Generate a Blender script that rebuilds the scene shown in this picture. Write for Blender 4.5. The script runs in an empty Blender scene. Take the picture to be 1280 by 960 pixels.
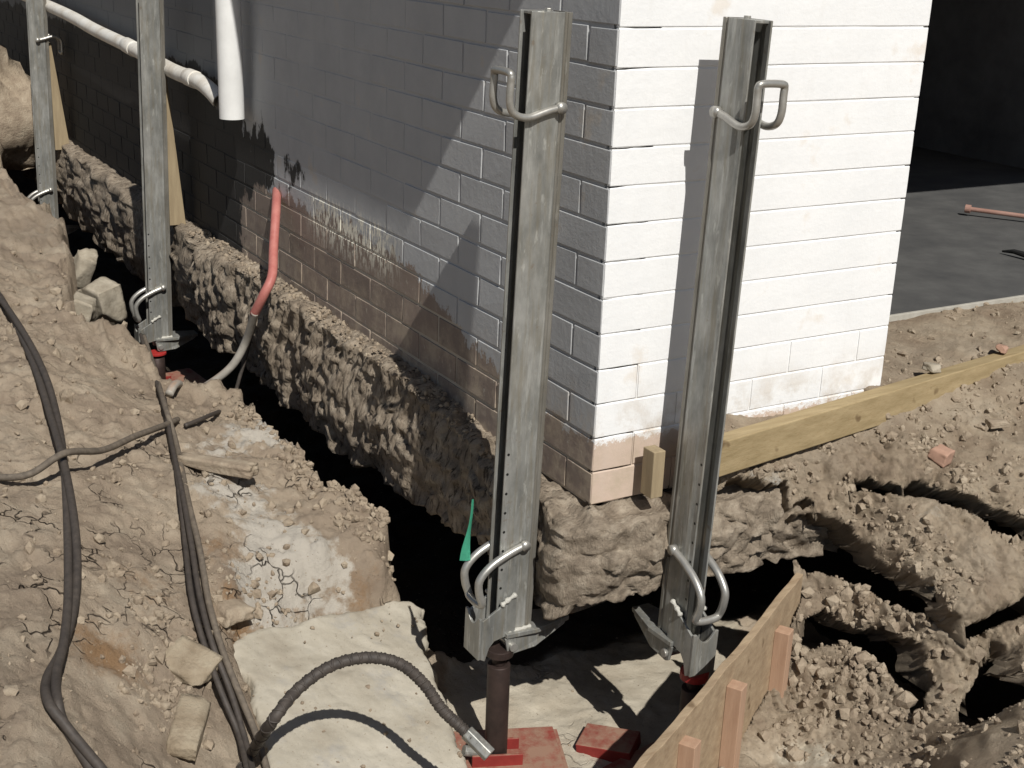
import bpy, bmesh, math, random
import numpy as np
from mathutils import Vector, Matrix
random.seed(7); R = math.radians
sc = bpy.context.scene
COL = sc.collection
# ------------------------------------------------------------------ camera
F = 1640.0; YAW, PIT, ROL = 0.53565554, 0.33268845, 0.03768779
CP = np.array([-1.65427771, -2.39578431, 0.18917549])
fw = np.array([math.sin(YAW)*math.cos(PIT), math.cos(YAW)*math.cos(PIT), -math.sin(PIT)])
_rt = np.array([math.cos(YAW), -math.sin(YAW), 0.]); _up = np.cross(_rt, fw)
rt = _rt*math.cos(ROL)+_up*math.sin(ROL); up = -_rt*math.sin(ROL)+_up*math.cos(ROL)
def ray(u, v): return fw+rt*(u-640)/F-up*(v-480)/F
def P(u, v, **k):
    (a, val), = k.items(); i = 'xyz'.index(a); d = ray(u, v); return CP+d*(val-CP[i])/d[i]
def proj(X, Y, Z):
    dx, dy, dz = X-CP[0], Y-CP[1], Z-CP[2]
    w = dx*fw[0]+dy*fw[1]+dz*fw[2]
    return 640+F*(dx*rt[0]+dy*rt[1]+dz*rt[2])/w, 480-F*(dx*up[0]+dy*up[1]+dz*up[2])/w
cam = bpy.data.cameras.new('camera'); co = bpy.data.objects.new('camera', cam); COL.objects.link(co)
cam.sensor_width = 36; cam.lens = F/1280*36; cam.clip_end = 500; cam.clip_start = .02
m = Matrix(((rt[0], up[0], -fw[0], CP[0]), (rt[1], up[1], -fw[1], CP[1]), (rt[2], up[2], -fw[2], CP[2]), (0, 0, 0, 1)))
co.matrix_world = m; sc.camera = co
# ------------------------------------------------------------------ light
LD = Vector((.16, 1, -1.093)).normalized()
sun = bpy.data.lights.new('sun', 'SUN'); sun.energy = 5.0; sun.angle = R(.4); sun.color = (1, .97, .915)
so = bpy.data.objects.new('sun', sun); COL.objects.link(so); so.rotation_euler = LD.to_track_quat('-Z', 'Y').to_euler(); so.location = (0, -5, 8)
w = bpy.data.worlds.new('World'); sc.world = w; w.use_nodes = True; nt = w.node_tree
sky = nt.nodes.new('ShaderNodeTexSky'); sky.sky_type = 'NISHITA'; sky.sun_disc = False
sky.sun_elevation = math.asin(-LD.z); sky.sun_rotation = math.atan2(-LD.x, -LD.y)
nt.links.new(sky.outputs[0], nt.nodes['Background'].inputs[0]); nt.nodes['Background'].inputs[1].default_value = .05
sc.view_settings.view_transform = 'Standard'; sc.view_settings.look = 'None'; sc.view_settings.gamma = 1
sc.view_settings.exposure = -0.05
# ------------------------------------------------------------------ noise
def _h(i, j, k, s):
    n = (i*73856093 ^ j*19349663 ^ k*83492791 ^ s*2654435761) & 0xffffffff
    n = ((n ^ (n >> 15))*2246822519) & 0xffffffff; n = ((n ^ (n >> 13))*3266489917) & 0xffffffff
    return ((n ^ (n >> 16)) & 0xffffff)/float(0xffffff)
def vn(x, y, z, s=0):
    x, y, z = np.broadcast_arrays(np.asarray(x, float), np.asarray(y, float), np.asarray(z, float))
    xi, yi, zi = [np.floor(a).astype(np.int64) for a in (x, y, z)]
    f = [a-b for a, b in ((x, xi), (y, yi), (z, zi))]; f = [a*a*a*(a*(a*6-15)+10) for a in f]
    r = 0
    for a in (0, 1):
        for b in (0, 1):
            for c in (0, 1):
                r = r+_h(xi+a, yi+b, zi+c, s)*(f[0] if a else 1-f[0])*(f[1] if b else 1-f[1])*(f[2] if c else 1-f[2])
    return r*2-1
def fbm(x, y, z=0., o=4, s=0, g=.5, lac=2.03):
    r = 0; a = 1.
    x = np.asarray(x, float); y = np.asarray(y, float); z = np.asarray(z, float)
    for i in range(o): r = r+a*vn(x, y, z, s+i); a *= g; x = x*lac+3.1; y = y*lac+1.7; z = z*lac+5.3
    return r
def bill(x, y, z=0., o=3, s=0, g=.5):
    r = 0; a = 1.
    x = np.asarray(x, float); y = np.asarray(y, float); z = np.asarray(z, float)
    for i in range(o): r = r+a*(1-2*np.abs(vn(x, y, z, s+i))); a *= g; x = x*2.1+3.1; y = y*2.1+1.7; z = z*2.1+5.3
    return r
def cell(x, y, s=0):
    """distance to nearest jittered point, and the id of that point: crumb shapes"""
    xi, yi = np.floor(x).astype(np.int64), np.floor(y).astype(np.int64); best = np.full(x.shape, 9.); sec = np.full(x.shape, 9.); idv = np.zeros(x.shape); ti = np.zeros(x.shape)
    for a in (-1, 0, 1):
        for b in (-1, 0, 1):
            px = xi+a+_h(xi+a, yi+b, 0, s); py = yi+b+_h(xi+a, yi+b, 1, s); d = (x-px)**2+(y-py)**2
            n = d < best; ti = np.where(n, (x-px)*(_h(xi+a, yi+b, 3, s)-.5)*2+(y-py)*(_h(xi+a, yi+b, 4, s)-.5)*2, ti); sec = np.where(n, best, np.minimum(sec, d)); idv = np.where(n, _h(xi+a, yi+b, 2, s), idv); best = np.where(n, d, best)
    cell.tilt = ti; return np.sqrt(best), np.sqrt(sec), idv
# ------------------------------------------------------------------ materials
def mat(name, cols, rough=.9, metal=0, scale=8, bump=.3, bscale=60, bdist=.004, detail=8, attr=None, stretch=(1, 1, 1), spec=.3, extra=None, pos=None):
    m = bpy.data.materials.new(name); m.use_nodes = True; t = m.node_tree; N = t.nodes; L = t.links; b = N['Principled BSDF']
    b.inputs['Roughness'].default_value = rough; b.inputs['Metallic'].default_value = metal; b.inputs['Specular IOR Level'].default_value = spec
    tc = N.new('ShaderNodeTexCoord'); mp = N.new('ShaderNodeMapping'); mp.inputs['Scale'].default_value = stretch; L.new(tc.outputs['Object'], mp.inputs[0])
    n = N.new('ShaderNodeTexNoise'); n.inputs['Scale'].default_value = scale; n.inputs['Detail'].default_value = detail; n.inputs['Roughness'].default_value = .65; L.new(mp.outputs[0], n.inputs[0])
    cr = N.new('ShaderNodeValToRGB'); L.new(n.outputs[0], cr.inputs[0]); e = cr.color_ramp
    k = len(cols); pos = pos or [.3+.4*i/max(1, k-1) for i in range(k)]
    e.elements[0].position = pos[0]; e.elements[0].color = (*cols[0], 1); e.elements[1].position = pos[-1]; e.elements[1].color = (*cols[-1], 1)
    for i in range(1, k-1): x = e.elements.new(pos[i]); x.color = (*cols[i], 1)
    out = cr.outputs[0]
    if extra: out = extra(N, L, out, tc, b)
    L.new(out, b.inputs['Base Color'])
    n2 = N.new('ShaderNodeTexNoise'); n2.inputs['Scale'].default_value = bscale; n2.inputs['Detail'].default_value = 6; n2.inputs['Roughness'].default_value = .7; L.new(mp.outputs[0], n2.inputs[0])
    bp = N.new('ShaderNodeBump'); bp.inputs['Strength'].default_value = bump; bp.inputs['Distance'].default_value = bdist; L.new(n2.outputs[0], bp.inputs['Height'])
    if not b.inputs['Normal'].is_linked: L.new(bp.outputs[0], b.inputs['Normal'])
    m['bp'] = bp.name
    return m
def mixc(N, L, fac, a, b, mode='MIX'):
    x = N.new('ShaderNodeMix'); x.data_type = 'RGBA'; x.blend_type = mode
    if hasattr(fac, 'links') or hasattr(fac, 'is_linked'): L.new(fac, x.inputs[0])
    else: x.inputs[0].default_value = fac
    for i, c in ((6, a), (7, b)):
        if isinstance(c, tuple): x.inputs[i].default_value = (*c, 1)
        else: L.new(c, x.inputs[i])
    return x.outputs[2]
def mth(N, L, op, a, b=None, clamp=False):
    x = N.new('ShaderNodeMath'); x.operation = op; x.use_clamp = clamp
    for i, c in enumerate((a, b)):
        if c is None: continue
        if isinstance(c, (int, float)): x.inputs[i].default_value = c
        else: L.new(c, x.inputs[i])
    return x.outputs[0]
def ns(N, L, tc, scale, detail=5, rough=.6, mp=None):
    n = N.new('ShaderNodeTexNoise'); n.inputs['Scale'].default_value = scale; n.inputs['Detail'].default_value = detail; n.inputs['Roughness'].default_value = rough
    if mp: k = N.new('ShaderNodeMapping'); k.inputs['Scale'].default_value = mp; L.new(tc.outputs['Object'], k.inputs[0]); L.new(k.outputs[0], n.inputs[0])
    else: L.new(tc.outputs['Object'], n.inputs[0])
    return n.outputs[0]
def ramp(N, L, x, a, b):
    r = N.new('ShaderNodeMapRange'); r.inputs[1].default_value = a; r.inputs[2].default_value = b; L.new(x, r.inputs[0]); return r.outputs[0]
def soil_extra(N, L, out, tc, b):
    at = N.new('ShaderNodeAttribute'); at.attribute_name = 'cover'; sp = N.new('ShaderNodeSeparateColor'); L.new(at.outputs['Color'], sp.inputs[0])
    # cracks in the dried clay
    vo = N.new('ShaderNodeTexVoronoi'); vo.feature = 'DISTANCE_TO_EDGE'; vo.inputs['Scale'].default_value = 11
    wn = N.new('ShaderNodeTexNoise'); wn.inputs['Scale'].default_value = 14; L.new(tc.outputs['Object'], wn.inputs[0])
    mx = N.new('ShaderNodeMix'); mx.data_type = 'VECTOR'; mx.inputs[0].default_value = .12; L.new(tc.outputs['Object'], mx.inputs[4]); L.new(wn.outputs[1], mx.inputs[5]); L.new(mx.outputs[1], vo.inputs[0])
    crk = mth(N, L, 'MULTIPLY', ramp(N, L, vo.outputs[0], .035, .0), ramp(N, L, ns(N, L, tc, 3.1, 2), .52, .6), True)
    crk = mth(N, L, 'MULTIPLY', crk, mth(N, L, 'SUBTRACT', 1., sp.outputs[0]), True); sx = N.new('ShaderNodeSeparateXYZ'); L.new(tc.outputs['Object'], sx.inputs[0]); crk = mth(N, L, 'MULTIPLY', crk, mth(N, L, 'MULTIPLY', ramp(N, L, sx.outputs[0], .3, .1), ramp(N, L, sx.outputs[1], 2.2, 1.2)))
    fine = ns(N, L, tc, 190, 4, .7)
    out = mixc(N, L, ramp(N, L, fine, .3, .75), out, (.36, .28, .185), 'MIX') if False else out
    out = mixc(N, L, mth(N, L, 'MULTIPLY', ramp(N, L, ns(N, L, tc, 3.4, 7, .65), .46, .66), .55), out, (.20, .155, .115))
    e1 = mth(N, L, 'ADD', sp.outputs[2], mth(N, L, 'MULTIPLY', mth(N, L, 'SUBTRACT', ns(N, L, tc, 17, 8, .75), .5), 2.2)); out = mixc(N, L, mth(N, L, 'MULTIPLY', ramp(N, L, e1, .35, .75), sp.outputs[2], True), out, (.24, .135, .06))
    e2 = mth(N, L, 'ADD', sp.outputs[1], mth(N, L, 'MULTIPLY', mth(N, L, 'SUBTRACT', ns(N, L, tc, 22), .5), 1.6)); out = mixc(N, L, mth(N, L, 'MULTIPLY', ramp(N, L, e2, .45, .7), mth(N, L, 'MINIMUM', mth(N, L, 'MULTIPLY', sp.outputs[1], 2.), 1.), True), out, (.46, .42, .36))
    e3 = mth(N, L, 'ADD', sp.outputs[0], mth(N, L, 'MULTIPLY', mth(N, L, 'SUBTRACT', ns(N, L, tc, 16), .5), .7)); padc = mixc(N, L, ramp(N, L, ns(N, L, tc, 7, 6), .38, .66), (.38, .33, .255), (.50, .45, .36)); out = mixc(N, L, ramp(N, L, e3, .42, .58), out, padc)
    out = mixc(N, L, at.outputs['Alpha'], (.05, .04, .03), out)  # low alpha: trench shade painted into the soil colour
    out = mixc(N, L, crk, out, (.05, .035, .025))
    # dark and light grains
    out = mixc(N, L, mth(N, L, 'MULTIPLY', ramp(N, L, ns(N, L, tc, 110, 4), .37, .29), .7), out, (.13, .095, .065))
    out = mixc(N, L, mth(N, L, 'MULTIPLY', ramp(N, L, ns(N, L, tc, 75, 3), .66, .74), .5), out, (.52, .45, .34))
    n3 = ns(N, L, tc, 38, 9, .8); sm = mth(N, L, 'SUBTRACT', 1., mth(N, L, 'MULTIPLY', sp.outputs[0], .8))
    h = mth(N, L, 'SUBTRACT', mth(N, L, 'MULTIPLY', n3, sm), mth(N, L, 'MULTIPLY', crk, 1.2))
    bp = N.new('ShaderNodeBump'); bp.inputs['Strength'].default_value = .9; bp.inputs['Distance'].default_value = .016; L.new(h, bp.inputs['Height']); L.new(bp.outputs[0], b.inputs['Normal'])
    return out
SOIL = [(.235, .182, .135), (.345, .278, .207), (.45, .38, .29)]
M = {}
M['soil'] = mat('dry_clay', SOIL, .97, extra=soil_extra, scale=5, spec=.1)
M['soil2'] = mat('dug_clay', [(.25, .19, .135), (.36, .29, .21), (.46, .385, .29)], .97, extra=soil_extra, scale=7, spec=.1)
M['clod'] = mat('clod', [(.22, .17, .125), (.32, .258, .19), (.41, .345, .26)], .97, scale=16, bump=.9, bscale=70, bdist=.008, spec=.1)
M['dark'] = mat('dark_soil', [(.07, .055, .04), (.11, .085, .06)], .97, spec=.1)  # even dark soil colour for the lowest sheet
def foot_extra(N, L, out, tc, b):
    v = N.new('ShaderNodeMapping'); v.inputs['Rotation'].default_value = (R(24), 0, 0); v.inputs['Scale'].default_value = (40, 92, 15); L.new(tc.outputs['Object'], v.inputs[0])
    n = N.new('ShaderNodeTexNoise'); n.inputs['Scale'].default_value = 1; n.inputs['Detail'].default_value = 6; n.inputs['Roughness'].default_value = .7; L.new(v.outputs[0], n.inputs[0])
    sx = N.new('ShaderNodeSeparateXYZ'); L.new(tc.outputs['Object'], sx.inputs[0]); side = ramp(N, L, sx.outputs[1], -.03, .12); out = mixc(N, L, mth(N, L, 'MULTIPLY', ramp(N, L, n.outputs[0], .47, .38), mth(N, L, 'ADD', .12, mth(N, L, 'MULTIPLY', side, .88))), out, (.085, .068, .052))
    bp = N.new('ShaderNodeBump'); bp.inputs['Strength'].default_value = 1.; bp.inputs['Distance'].default_value = .013; L.new(mth(N, L, 'ADD', n.outputs[0], mth(N, L, 'MULTIPLY', ns(N, L, tc, 80, 6, .75), .5)), bp.inputs['Height']); L.new(bp.outputs[0], b.inputs['Normal'])
    return out
M['foot'] = mat('rough_concrete', [(.17, .135, .10), (.30, .245, .185), (.45, .38, .295)], .97, scale=22, extra=foot_extra, spec=.1)
M['slab'] = mat('stone_slab', [(.20, .155, .105), (.30, .245, .175), (.38, .325, .24)], .95, scale=14, bump=.9, bscale=60, bdist=.008, spec=.1)
M['stone'] = mat('rubble', [(.24, .205, .155), (.34, .30, .235), (.45, .40, .32)], .95, scale=14, bump=.8, bscale=50, bdist=.006, spec=.15)
def steel_extra(N, L, out, tc, b):
    s = ns(N, L, tc, 5, 6, .6, (14, 14, 1.1)); out = mixc(N, L, mth(N, L, 'MULTIPLY', ramp(N, L, s, .48, .7), .6), out, (.24, .21, .15))
    out = mixc(N, L, mth(N, L, 'MULTIPLY', ramp(N, L, ns(N, L, tc, 9, 5, .7, (9, 9, .7)), .55, .68), .7), out, (.50, .50, .47))
    out = mixc(N, L, mth(N, L, 'MULTIPLY', ramp(N, L, ns(N, L, tc, 38, 5), .64, .72), .5), out, (.20, .13, .08))
    out = mixc(N, L, mth(N, L, 'MULTIPLY', ramp(N, L, ns(N, L, tc, 60, 5, .6, (1, 1, .3)), .62, .70), .6), out, (.52, .52, .48))
    L.new(ramp(N, L, ns(N, L, tc, 30), .3, .7), b.inputs['Roughness']) if False else None
    return out
M['steel'] = mat('galvanised_steel', [(.16, .162, .152), (.27, .27, .25), (.38, .375, .35)], .42, .45, scale=18, bump=.25, bscale=120, bdist=.0012, extra=steel_extra, stretch=(1, 1, .4), spec=.5)
def col_extra(N, L, out, tc, b):
    out = steel_extra(N, L, out, tc, b); s_ = N.new('ShaderNodeSeparateXYZ'); L.new(tc.outputs['Object'], s_.inputs[0]); X, Y, Z = s_.outputs
    dz = mth(N, L, 'SUBTRACT', mth(N, L, 'FRACT', mth(N, L, 'MULTIPLY', Z, 20.)), .5); dx = mth(N, L, 'MULTIPLY', mth(N, L, 'ADD', X, .0425), 20.)
    r = mth(N, L, 'SQRT', mth(N, L, 'ADD', mth(N, L, 'MULTIPLY', dz, dz), mth(N, L, 'MULTIPLY', dx, dx)))
    k = mth(N, L, 'MULTIPLY', mth(N, L, 'LESS_THAN', r, .07), mth(N, L, 'MULTIPLY', mth(N, L, 'LESS_THAN', Z, .5), mth(N, L, 'GREATER_THAN', mth(N, L, 'ABSOLUTE', Y), .0252)))
    out = mixc(N, L, mth(N, L, 'MULTIPLY', mth(N, L, 'GREATER_THAN', X, .033), .55), out, (.16, .14, .11))
    return mixc(N, L, k, out, (.01, .01, .01))
M['column'] = mat('punched_galvanised_steel', [(.17, .172, .16), (.29, .29, .27), (.42, .415, .39)], .42, .45, scale=18, bump=.25, bscale=120, bdist=.0012, extra=col_extra, stretch=(1, 1, .4), spec=.5)
M['rod'] = mat('bright_steel', [(.33, .32, .29), (.48, .465, .43)], .38, .6, scale=30, bump=.2, bscale=150, bdist=.001, spec=.5)
M['weld'] = mat('weld', [(.40, .39, .35), (.6, .58, .52)], .7, .2, scale=60, bump=1, bscale=120, bdist=.004)
M['hole'] = mat('hole_dark', [(.012, .012, .012), (.02, .02, .02)], .9)
M['red'] = mat('red_paint', [(.30, .02, .018), (.42, .035, .03)], .45, scale=12, bump=.15, bscale=80, bdist=.001, spec=.5)
def dirt_extra(N, L, out, tc, b):
    g = N.new('ShaderNodeNewGeometry'); s = N.new('ShaderNodeSeparateXYZ'); L.new(g.outputs['Normal'], s.inputs[0])
    f = mth(N, L, 'MULTIPLY', ramp(N, L, s.outputs[2], .5, .9), ramp(N, L, ns(N, L, tc, 18, 7, .7), .3, .56), True)
    return mixc(N, L, mth(N, L, 'MULTIPLY', f, .85), out, (.30, .20, .14))
M['redd'] = mat('dusty_red_paint', [(.17, .02, .017), (.27, .035, .028)], .6, scale=12, bump=.3, bscale=80, bdist=.002, extra=dirt_extra)
M['rust'] = mat('oily_brown_steel', [(.028, .02, .018), (.06, .04, .034)], .5, .3, scale=20, bump=.2)
M['rubber'] = mat('black_hose', [(.04, .034, .03), (.075, .062, .052)], .6, scale=60, bump=.4, bscale=160, bdist=.002)
M['rubber2'] = mat('dusty_hose', [(.08, .066, .052), (.17, .14, .108)], .75, scale=60, bump=.4, bscale=120, bdist=.002)
M['greyhose'] = mat('grey_hose', [(.26, .24, .21), (.40, .37, .32)], .6, scale=20, bump=.2, extra=dirt_extra)
M['redhose'] = mat('red_hose', [(.36, .11, .095), (.47, .19, .16)], .5, scale=20, bump=.2)
M['pvc'] = mat('white_pvc', [(.66, .66, .64), (.78, .78, .76)], .4, scale=9, bump=.05, spec=.5)
M['pvcd'] = mat('dusty_pvc', [(.5, .45, .38), (.66, .63, .57), (.72, .71, .67)], .5, scale=9, bump=.1, spec=.4)
def wood(name, a, b, st=(1, 1, 12), sc_=6, axis=None, extra=None): return mat(name, [a, tuple((x+y)/2 for x, y in zip(a, b)), b], .8, scale=sc_, bump=.4, bscale=30, bdist=.002, stretch=st, spec=.2, extra=extra)
def grain_extra(N, L, out, tc, b):
    s = ns(N, L, tc, 7, 4, .6, (2, 60, 60)); out = mixc(N, L, mth(N, L, 'MULTIPLY', ramp(N, L, s, .52, .68), .35), out, (.20, .12, .05))
    k = ns(N, L, tc, 14, 2); return mixc(N, L, mth(N, L, 'MULTIPLY', ramp(N, L, k, .68, .74), .7), out, (.10, .06, .03))
M['treated'] = wood('treated_pine', (.25, .19, .10), (.38, .295, .17), (1, 9, 9), extra=grain_extra)
M['ply'] = wood('form_plywood', (.25, .18, .115), (.40, .305, .20), (2, 9, 9), extra=grain_extra)
M['pine'] = wood('fresh_pine', (.33, .205, .135), (.43, .285, .195), (10, 10, 1))
M['packer'] = wood('packing_timber', (.24, .185, .115), (.34, .27, .17), (8, 8, 1))
M['green'] = mat('green_plastic', [(.08, .42, .27), (.13, .58, .38)], .4, spec=.5)
M['brickfrag'] = mat('brick_fragment', [(.32, .19, .135), (.42, .265, .195)], .92, scale=14, bump=.7, bscale=60, bdist=.004)
def wall_mat(name, mortar, cols=[(.74, .745, .745), (.80, .80, .795)]):
    def ex(N, L, out, tc, b):
        s = N.new('ShaderNodeSeparateXYZ'); L.new(tc.outputs['Object'], s.inputs[0]); X, Y, Z = s.outputs
        # bare brick below the ragged lower edge of the paint
        lim_l = mth(N, L, 'ADD', -.955, mth(N, L, 'MULTIPLY', ramp(N, L, Y, .35, 1.1), .215))
        front = ramp(N, L, Y, .004, .0035)
        lim = mth(N, L, 'ADD', lim_l, mth(N, L, 'MULTIPLY', ramp(N, L, Y, .02, .0), -.005))
        rag = mth(N, L, 'MULTIPLY', mth(N, L, 'SUBTRACT', ns(N, L, tc, 14, 6, .7, (1, 1, .45)), .5), .22)
        base = mth(N, L, 'ADD', lim, mth(N, L, 'MULTIPLY', rag, ramp(N, L, Y, -.02, .25)))
        base = mth(N, L, 'ADD', base, mth(N, L, 'MULTIPLY', mth(N, L, 'SUBTRACT', ns(N, L, tc, 46, 8, .8), .5), .11))
        bare = ramp(N, L, mth(N, L, 'SUBTRACT', Z, base), .004, -.004)
        bc = mixc(N, L, ns(N, L, tc, 5, 3), (.20, .145, .115), (.32, .25, .20)) if not mortar else mixc(N, L, ns(N, L, tc, 9, 3), (.40, .35, .28), (.55, .5, .41))
        pinkf = mixc(N, L, ns(N, L, tc, 7, 4), (.45, .33, .25), (.58, .46, .37))
        bc = mixc(N, L, ramp(N, L, Y, .01, .0), bc, pinkf)
        out = mixc(N, L, mth(N, L, 'MULTIPLY', bare, .93), out, bc)
        bvn = N.new('ShaderNodeAttribute'); bvn.attribute_name = 'bv'; out = mixc(N, L, mth(N, L, 'MULTIPLY', bvn.outputs['Fac'], mth(N, L, 'ADD', .05, mth(N, L, 'MULTIPLY', bare, .45))), out, (.16, .13, .11)) if not mortar else out
        # pale flakes of old paint left on the bare bricks of the side wall
        fk = mth(N, L, 'MULTIPLY', mth(N, L, 'MULTIPLY', ramp(N, L, Y, 1.05, 1.2), ramp(N, L, Y, 1.85, 1.7)), mth(N, L, 'MULTIPLY', ramp(N, L, Z, -.86, -.78), ramp(N, L, Z, -.66, -.70)))
        fk = mth(N, L, 'MULTIPLY', fk, ramp(N, L, ns(N, L, tc, 30, 5, .7, (1, 2.2, .6)), .49, .53)); out = mixc(N, L, fk, out, (.80, .76, .64))
        fk2 = mth(N, L, 'MULTIPLY', mth(N, L, 'MULTIPLY', bare, ramp(N, L, Y, .01, .02)), ramp(N, L, ns(N, L, tc, 34, 6, .75, (1, 1.5, .7)), .60, .64)); out = mixc(N, L, mth(N, L, 'MULTIPLY', fk2, .7), out, (.5, .46, .38))
        # dirt splashed on the lowest painted courses
        dz = ramp(N, L, Z, -.80, -1.0); dn = ramp(N, L, ns(N, L, tc, 11, 6, .7), .45, .62)
        out = mixc(N, L, mth(N, L, 'MULTIPLY', mth(N, L, 'MULTIPLY', dz, dn), .8, True), out, (.45, .37, .28))
        out = mixc(N, L, mth(N, L, 'MULTIPLY', ramp(N, L, ns(N, L, tc, 6, 5, .6), .62, .7), .3), out, (.55, .42, .27))
        out = mixc(N, L, mth(N, L, 'MULTIPLY', ramp(N, L, ns(N, L, tc, 26, 6, .75), .69, .72), .5), out, (.42, .36, .29))
        out = mixc(N, L, mth(N, L, 'MULTIPLY', ramp(N, L, ns(N, L, tc, 9, 6, .7, (2.2, 2.2, .5)), .55, .75), .12), out, (.45, .42, .37))
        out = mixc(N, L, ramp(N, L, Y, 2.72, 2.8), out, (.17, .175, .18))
        # black waterproofing coat splashed along the foot of the side wall
        q = mth(N, L, 'ADD', mth(N, L, 'MULTIPLY', ramp(N, L, Y, 1.45, 2.4), .75), mth(N, L, 'MULTIPLY', mth(N, L, 'SUBTRACT', ns(N, L, tc, 6, 7, .7, (1, 1, .6)), .5), 1.5))
        q = mth(N, L, 'SUBTRACT', q, mth(N, L, 'MULTIPLY', ramp(N, L, Z, -.62, -.36), .8))
        lowl = mth(N, L, 'MULTIPLY', ramp(N, L, Y, 2.7, 2.2), ramp(N, L, Z, -.72, -.86)); q = mth(N, L, 'SUBTRACT', q, mth(N, L, 'MULTIPLY', lowl, .9))
        q = mth(N, L, 'ADD', q, mth(N, L, 'MULTIPLY', mth(N, L, 'MULTIPLY', ramp(N, L, Y, 2.5, 2.9), ramp(N, L, Z, -.3, -.45)), .8))
        out = mixc(N, L, ramp(N, L, q, .44, .5), out, (.032, .031, .030))
        return out
    return mat(name, cols, .7, scale=6, bump=.35, bscale=45, bdist=.004, extra=ex, spec=.25)
M['wall'] = wall_mat('white_painted_brick', False); M['mortar'] = wall_mat('white_painted_mortar', True)
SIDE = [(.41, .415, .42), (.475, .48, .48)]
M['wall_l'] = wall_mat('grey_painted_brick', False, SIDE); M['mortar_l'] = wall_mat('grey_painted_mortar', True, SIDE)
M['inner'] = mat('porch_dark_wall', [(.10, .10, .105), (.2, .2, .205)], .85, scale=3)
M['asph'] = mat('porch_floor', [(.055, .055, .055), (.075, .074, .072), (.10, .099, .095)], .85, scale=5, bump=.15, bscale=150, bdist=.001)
M['slabk'] = mat('grey_board', [(.18, .18, .18), (.26, .26, .26)], .8)
M['rodm'] = mat('rusty_rod', [(.24, .13, .10), (.34, .21, .17)], .8)
M['slabm2'] = mat('pale_cement_edge', [(.30, .28, .24), (.42, .40, .35)], .9, scale=20)
M['roof'] = mat('roof_sheet', [(.30, .28, .26), (.36, .34, .32)], .7)
# ------------------------------------------------------------------ object helpers
def tag(o, label=None, cat=None, group=None, kind=None):
    if label: o['label'] = label
    if cat: o['category'] = cat
    if group: o['group'] = group
    if kind: o['kind'] = kind
    return o
def thing(name, loc, label, cat, group=None, rz=0):
    o = bpy.data.objects.new(name, None); COL.objects.link(o); o.location = loc; o.rotation_euler = (0, 0, rz); o.empty_display_size = .1
    return tag(o, label, cat, group)
def link(name, me, mt, parent=None, smooth=True):
    o = bpy.data.objects.new(name, me); COL.objects.link(o)
    for x in (mt if isinstance(mt, (list, tuple)) else [mt]): me.materials.append(x)
    if smooth: me.polygons.foreach_set('use_smooth', [True]*len(me.polygons))
    if parent: o.parent = parent
    return o
def bmobj(name, bm, mt, parent=None, bevel=0, smooth=False, seg=2, center=True):
    bmesh.ops.recalc_face_normals(bm, faces=bm.faces)
    me = bpy.data.meshes.new(name); bm.to_mesh(me); bm.free(); o = link(name, me, mt, parent, smooth)
    if parent is None and center: # put the origin at the thing's own base
        v = np.empty(len(me.vertices)*3); me.vertices.foreach_get('co', v); v = v.reshape(-1, 3); c = v.mean(0); c[2] = v[:, 2].min(); v -= c; me.vertices.foreach_set('co', v.ravel()); o.location = c
    if bevel: b = o.modifiers.new('bevel', 'BEVEL'); b.width = bevel; b.segments = seg; b.limit_method = 'ANGLE'; b.angle_limit = R(35)
    return o
def box(bm, c, s, rot=None):
    r = bmesh.ops.create_cube(bm, size=1); mt = Matrix.Translation(c) @ (rot.to_4x4() if rot else Matrix()) @ Matrix.Diagonal((*s, 1)); bmesh.ops.transform(bm, matrix=mt, verts=r['verts']); return r['verts']
def prism(bm, pts, d):
    """closed outline pts (list of 3-vectors) swept by vector d"""
    a = [bm.verts.new(p) for p in pts]; b = [bm.verts.new(Vector(p)+Vector(d)) for p in pts]; n = len(a)
    bm.faces.new(a); bm.faces.new(b[::-1])
    for i in range(n): bm.faces.new((a[i], b[i], b[(i+1) % n], a[(i+1) % n]))
def smoothpath(pts, n=8):
    pts = [Vector(p) for p in pts]; o = []
    for i in range(len(pts)-1):
        p0 = pts[max(i-1, 0)]; p1 = pts[i]; p2 = pts[i+1]; p3 = pts[min(i+2, len(pts)-1)]
        for k in range(n): t = k/n; o.append(.5*((2*p1)+(p2-p0)*t+(2*p0-5*p1+4*p2-p3)*t*t+(3*p1-p0-3*p2+p3)*t**3))
    o.append(pts[-1]); return o
def tube(bm, pts, r, seg=12, closed=False, cap=True):
    rings = []; T = None; N_ = None; n = len(pts)
    rr = r if callable(r) else (lambda t: r)
    for i, p in enumerate(pts):
        a = pts[max(i-1, 0)]; b = pts[min(i+1, n-1)]; t = (b-a).normalized()
        if N_ is None: N_ = t.orthogonal().normalized()
        else: N_ = (N_-t*N_.dot(t)).normalized()
        B = t.cross(N_); q = rr(i/(n-1))
        rings.append([bm.verts.new(p+N_*math.cos(k*2*math.pi/seg)*q+B*math.sin(k*2*math.pi/seg)*q) for k in range(seg)])
    for i in range(n-1):
        for k in range(seg): bm.faces.new((rings[i][k], rings[i][(k+1) % seg], rings[i+1][(k+1) % seg], rings[i+1][k]))
    if cap: bm.faces.new(rings[0][::-1]); bm.faces.new(rings[-1])
def cyl(bm, a, b, r, seg=24): tube(bm, [Vector(a), Vector(b)], r, seg)
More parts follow.
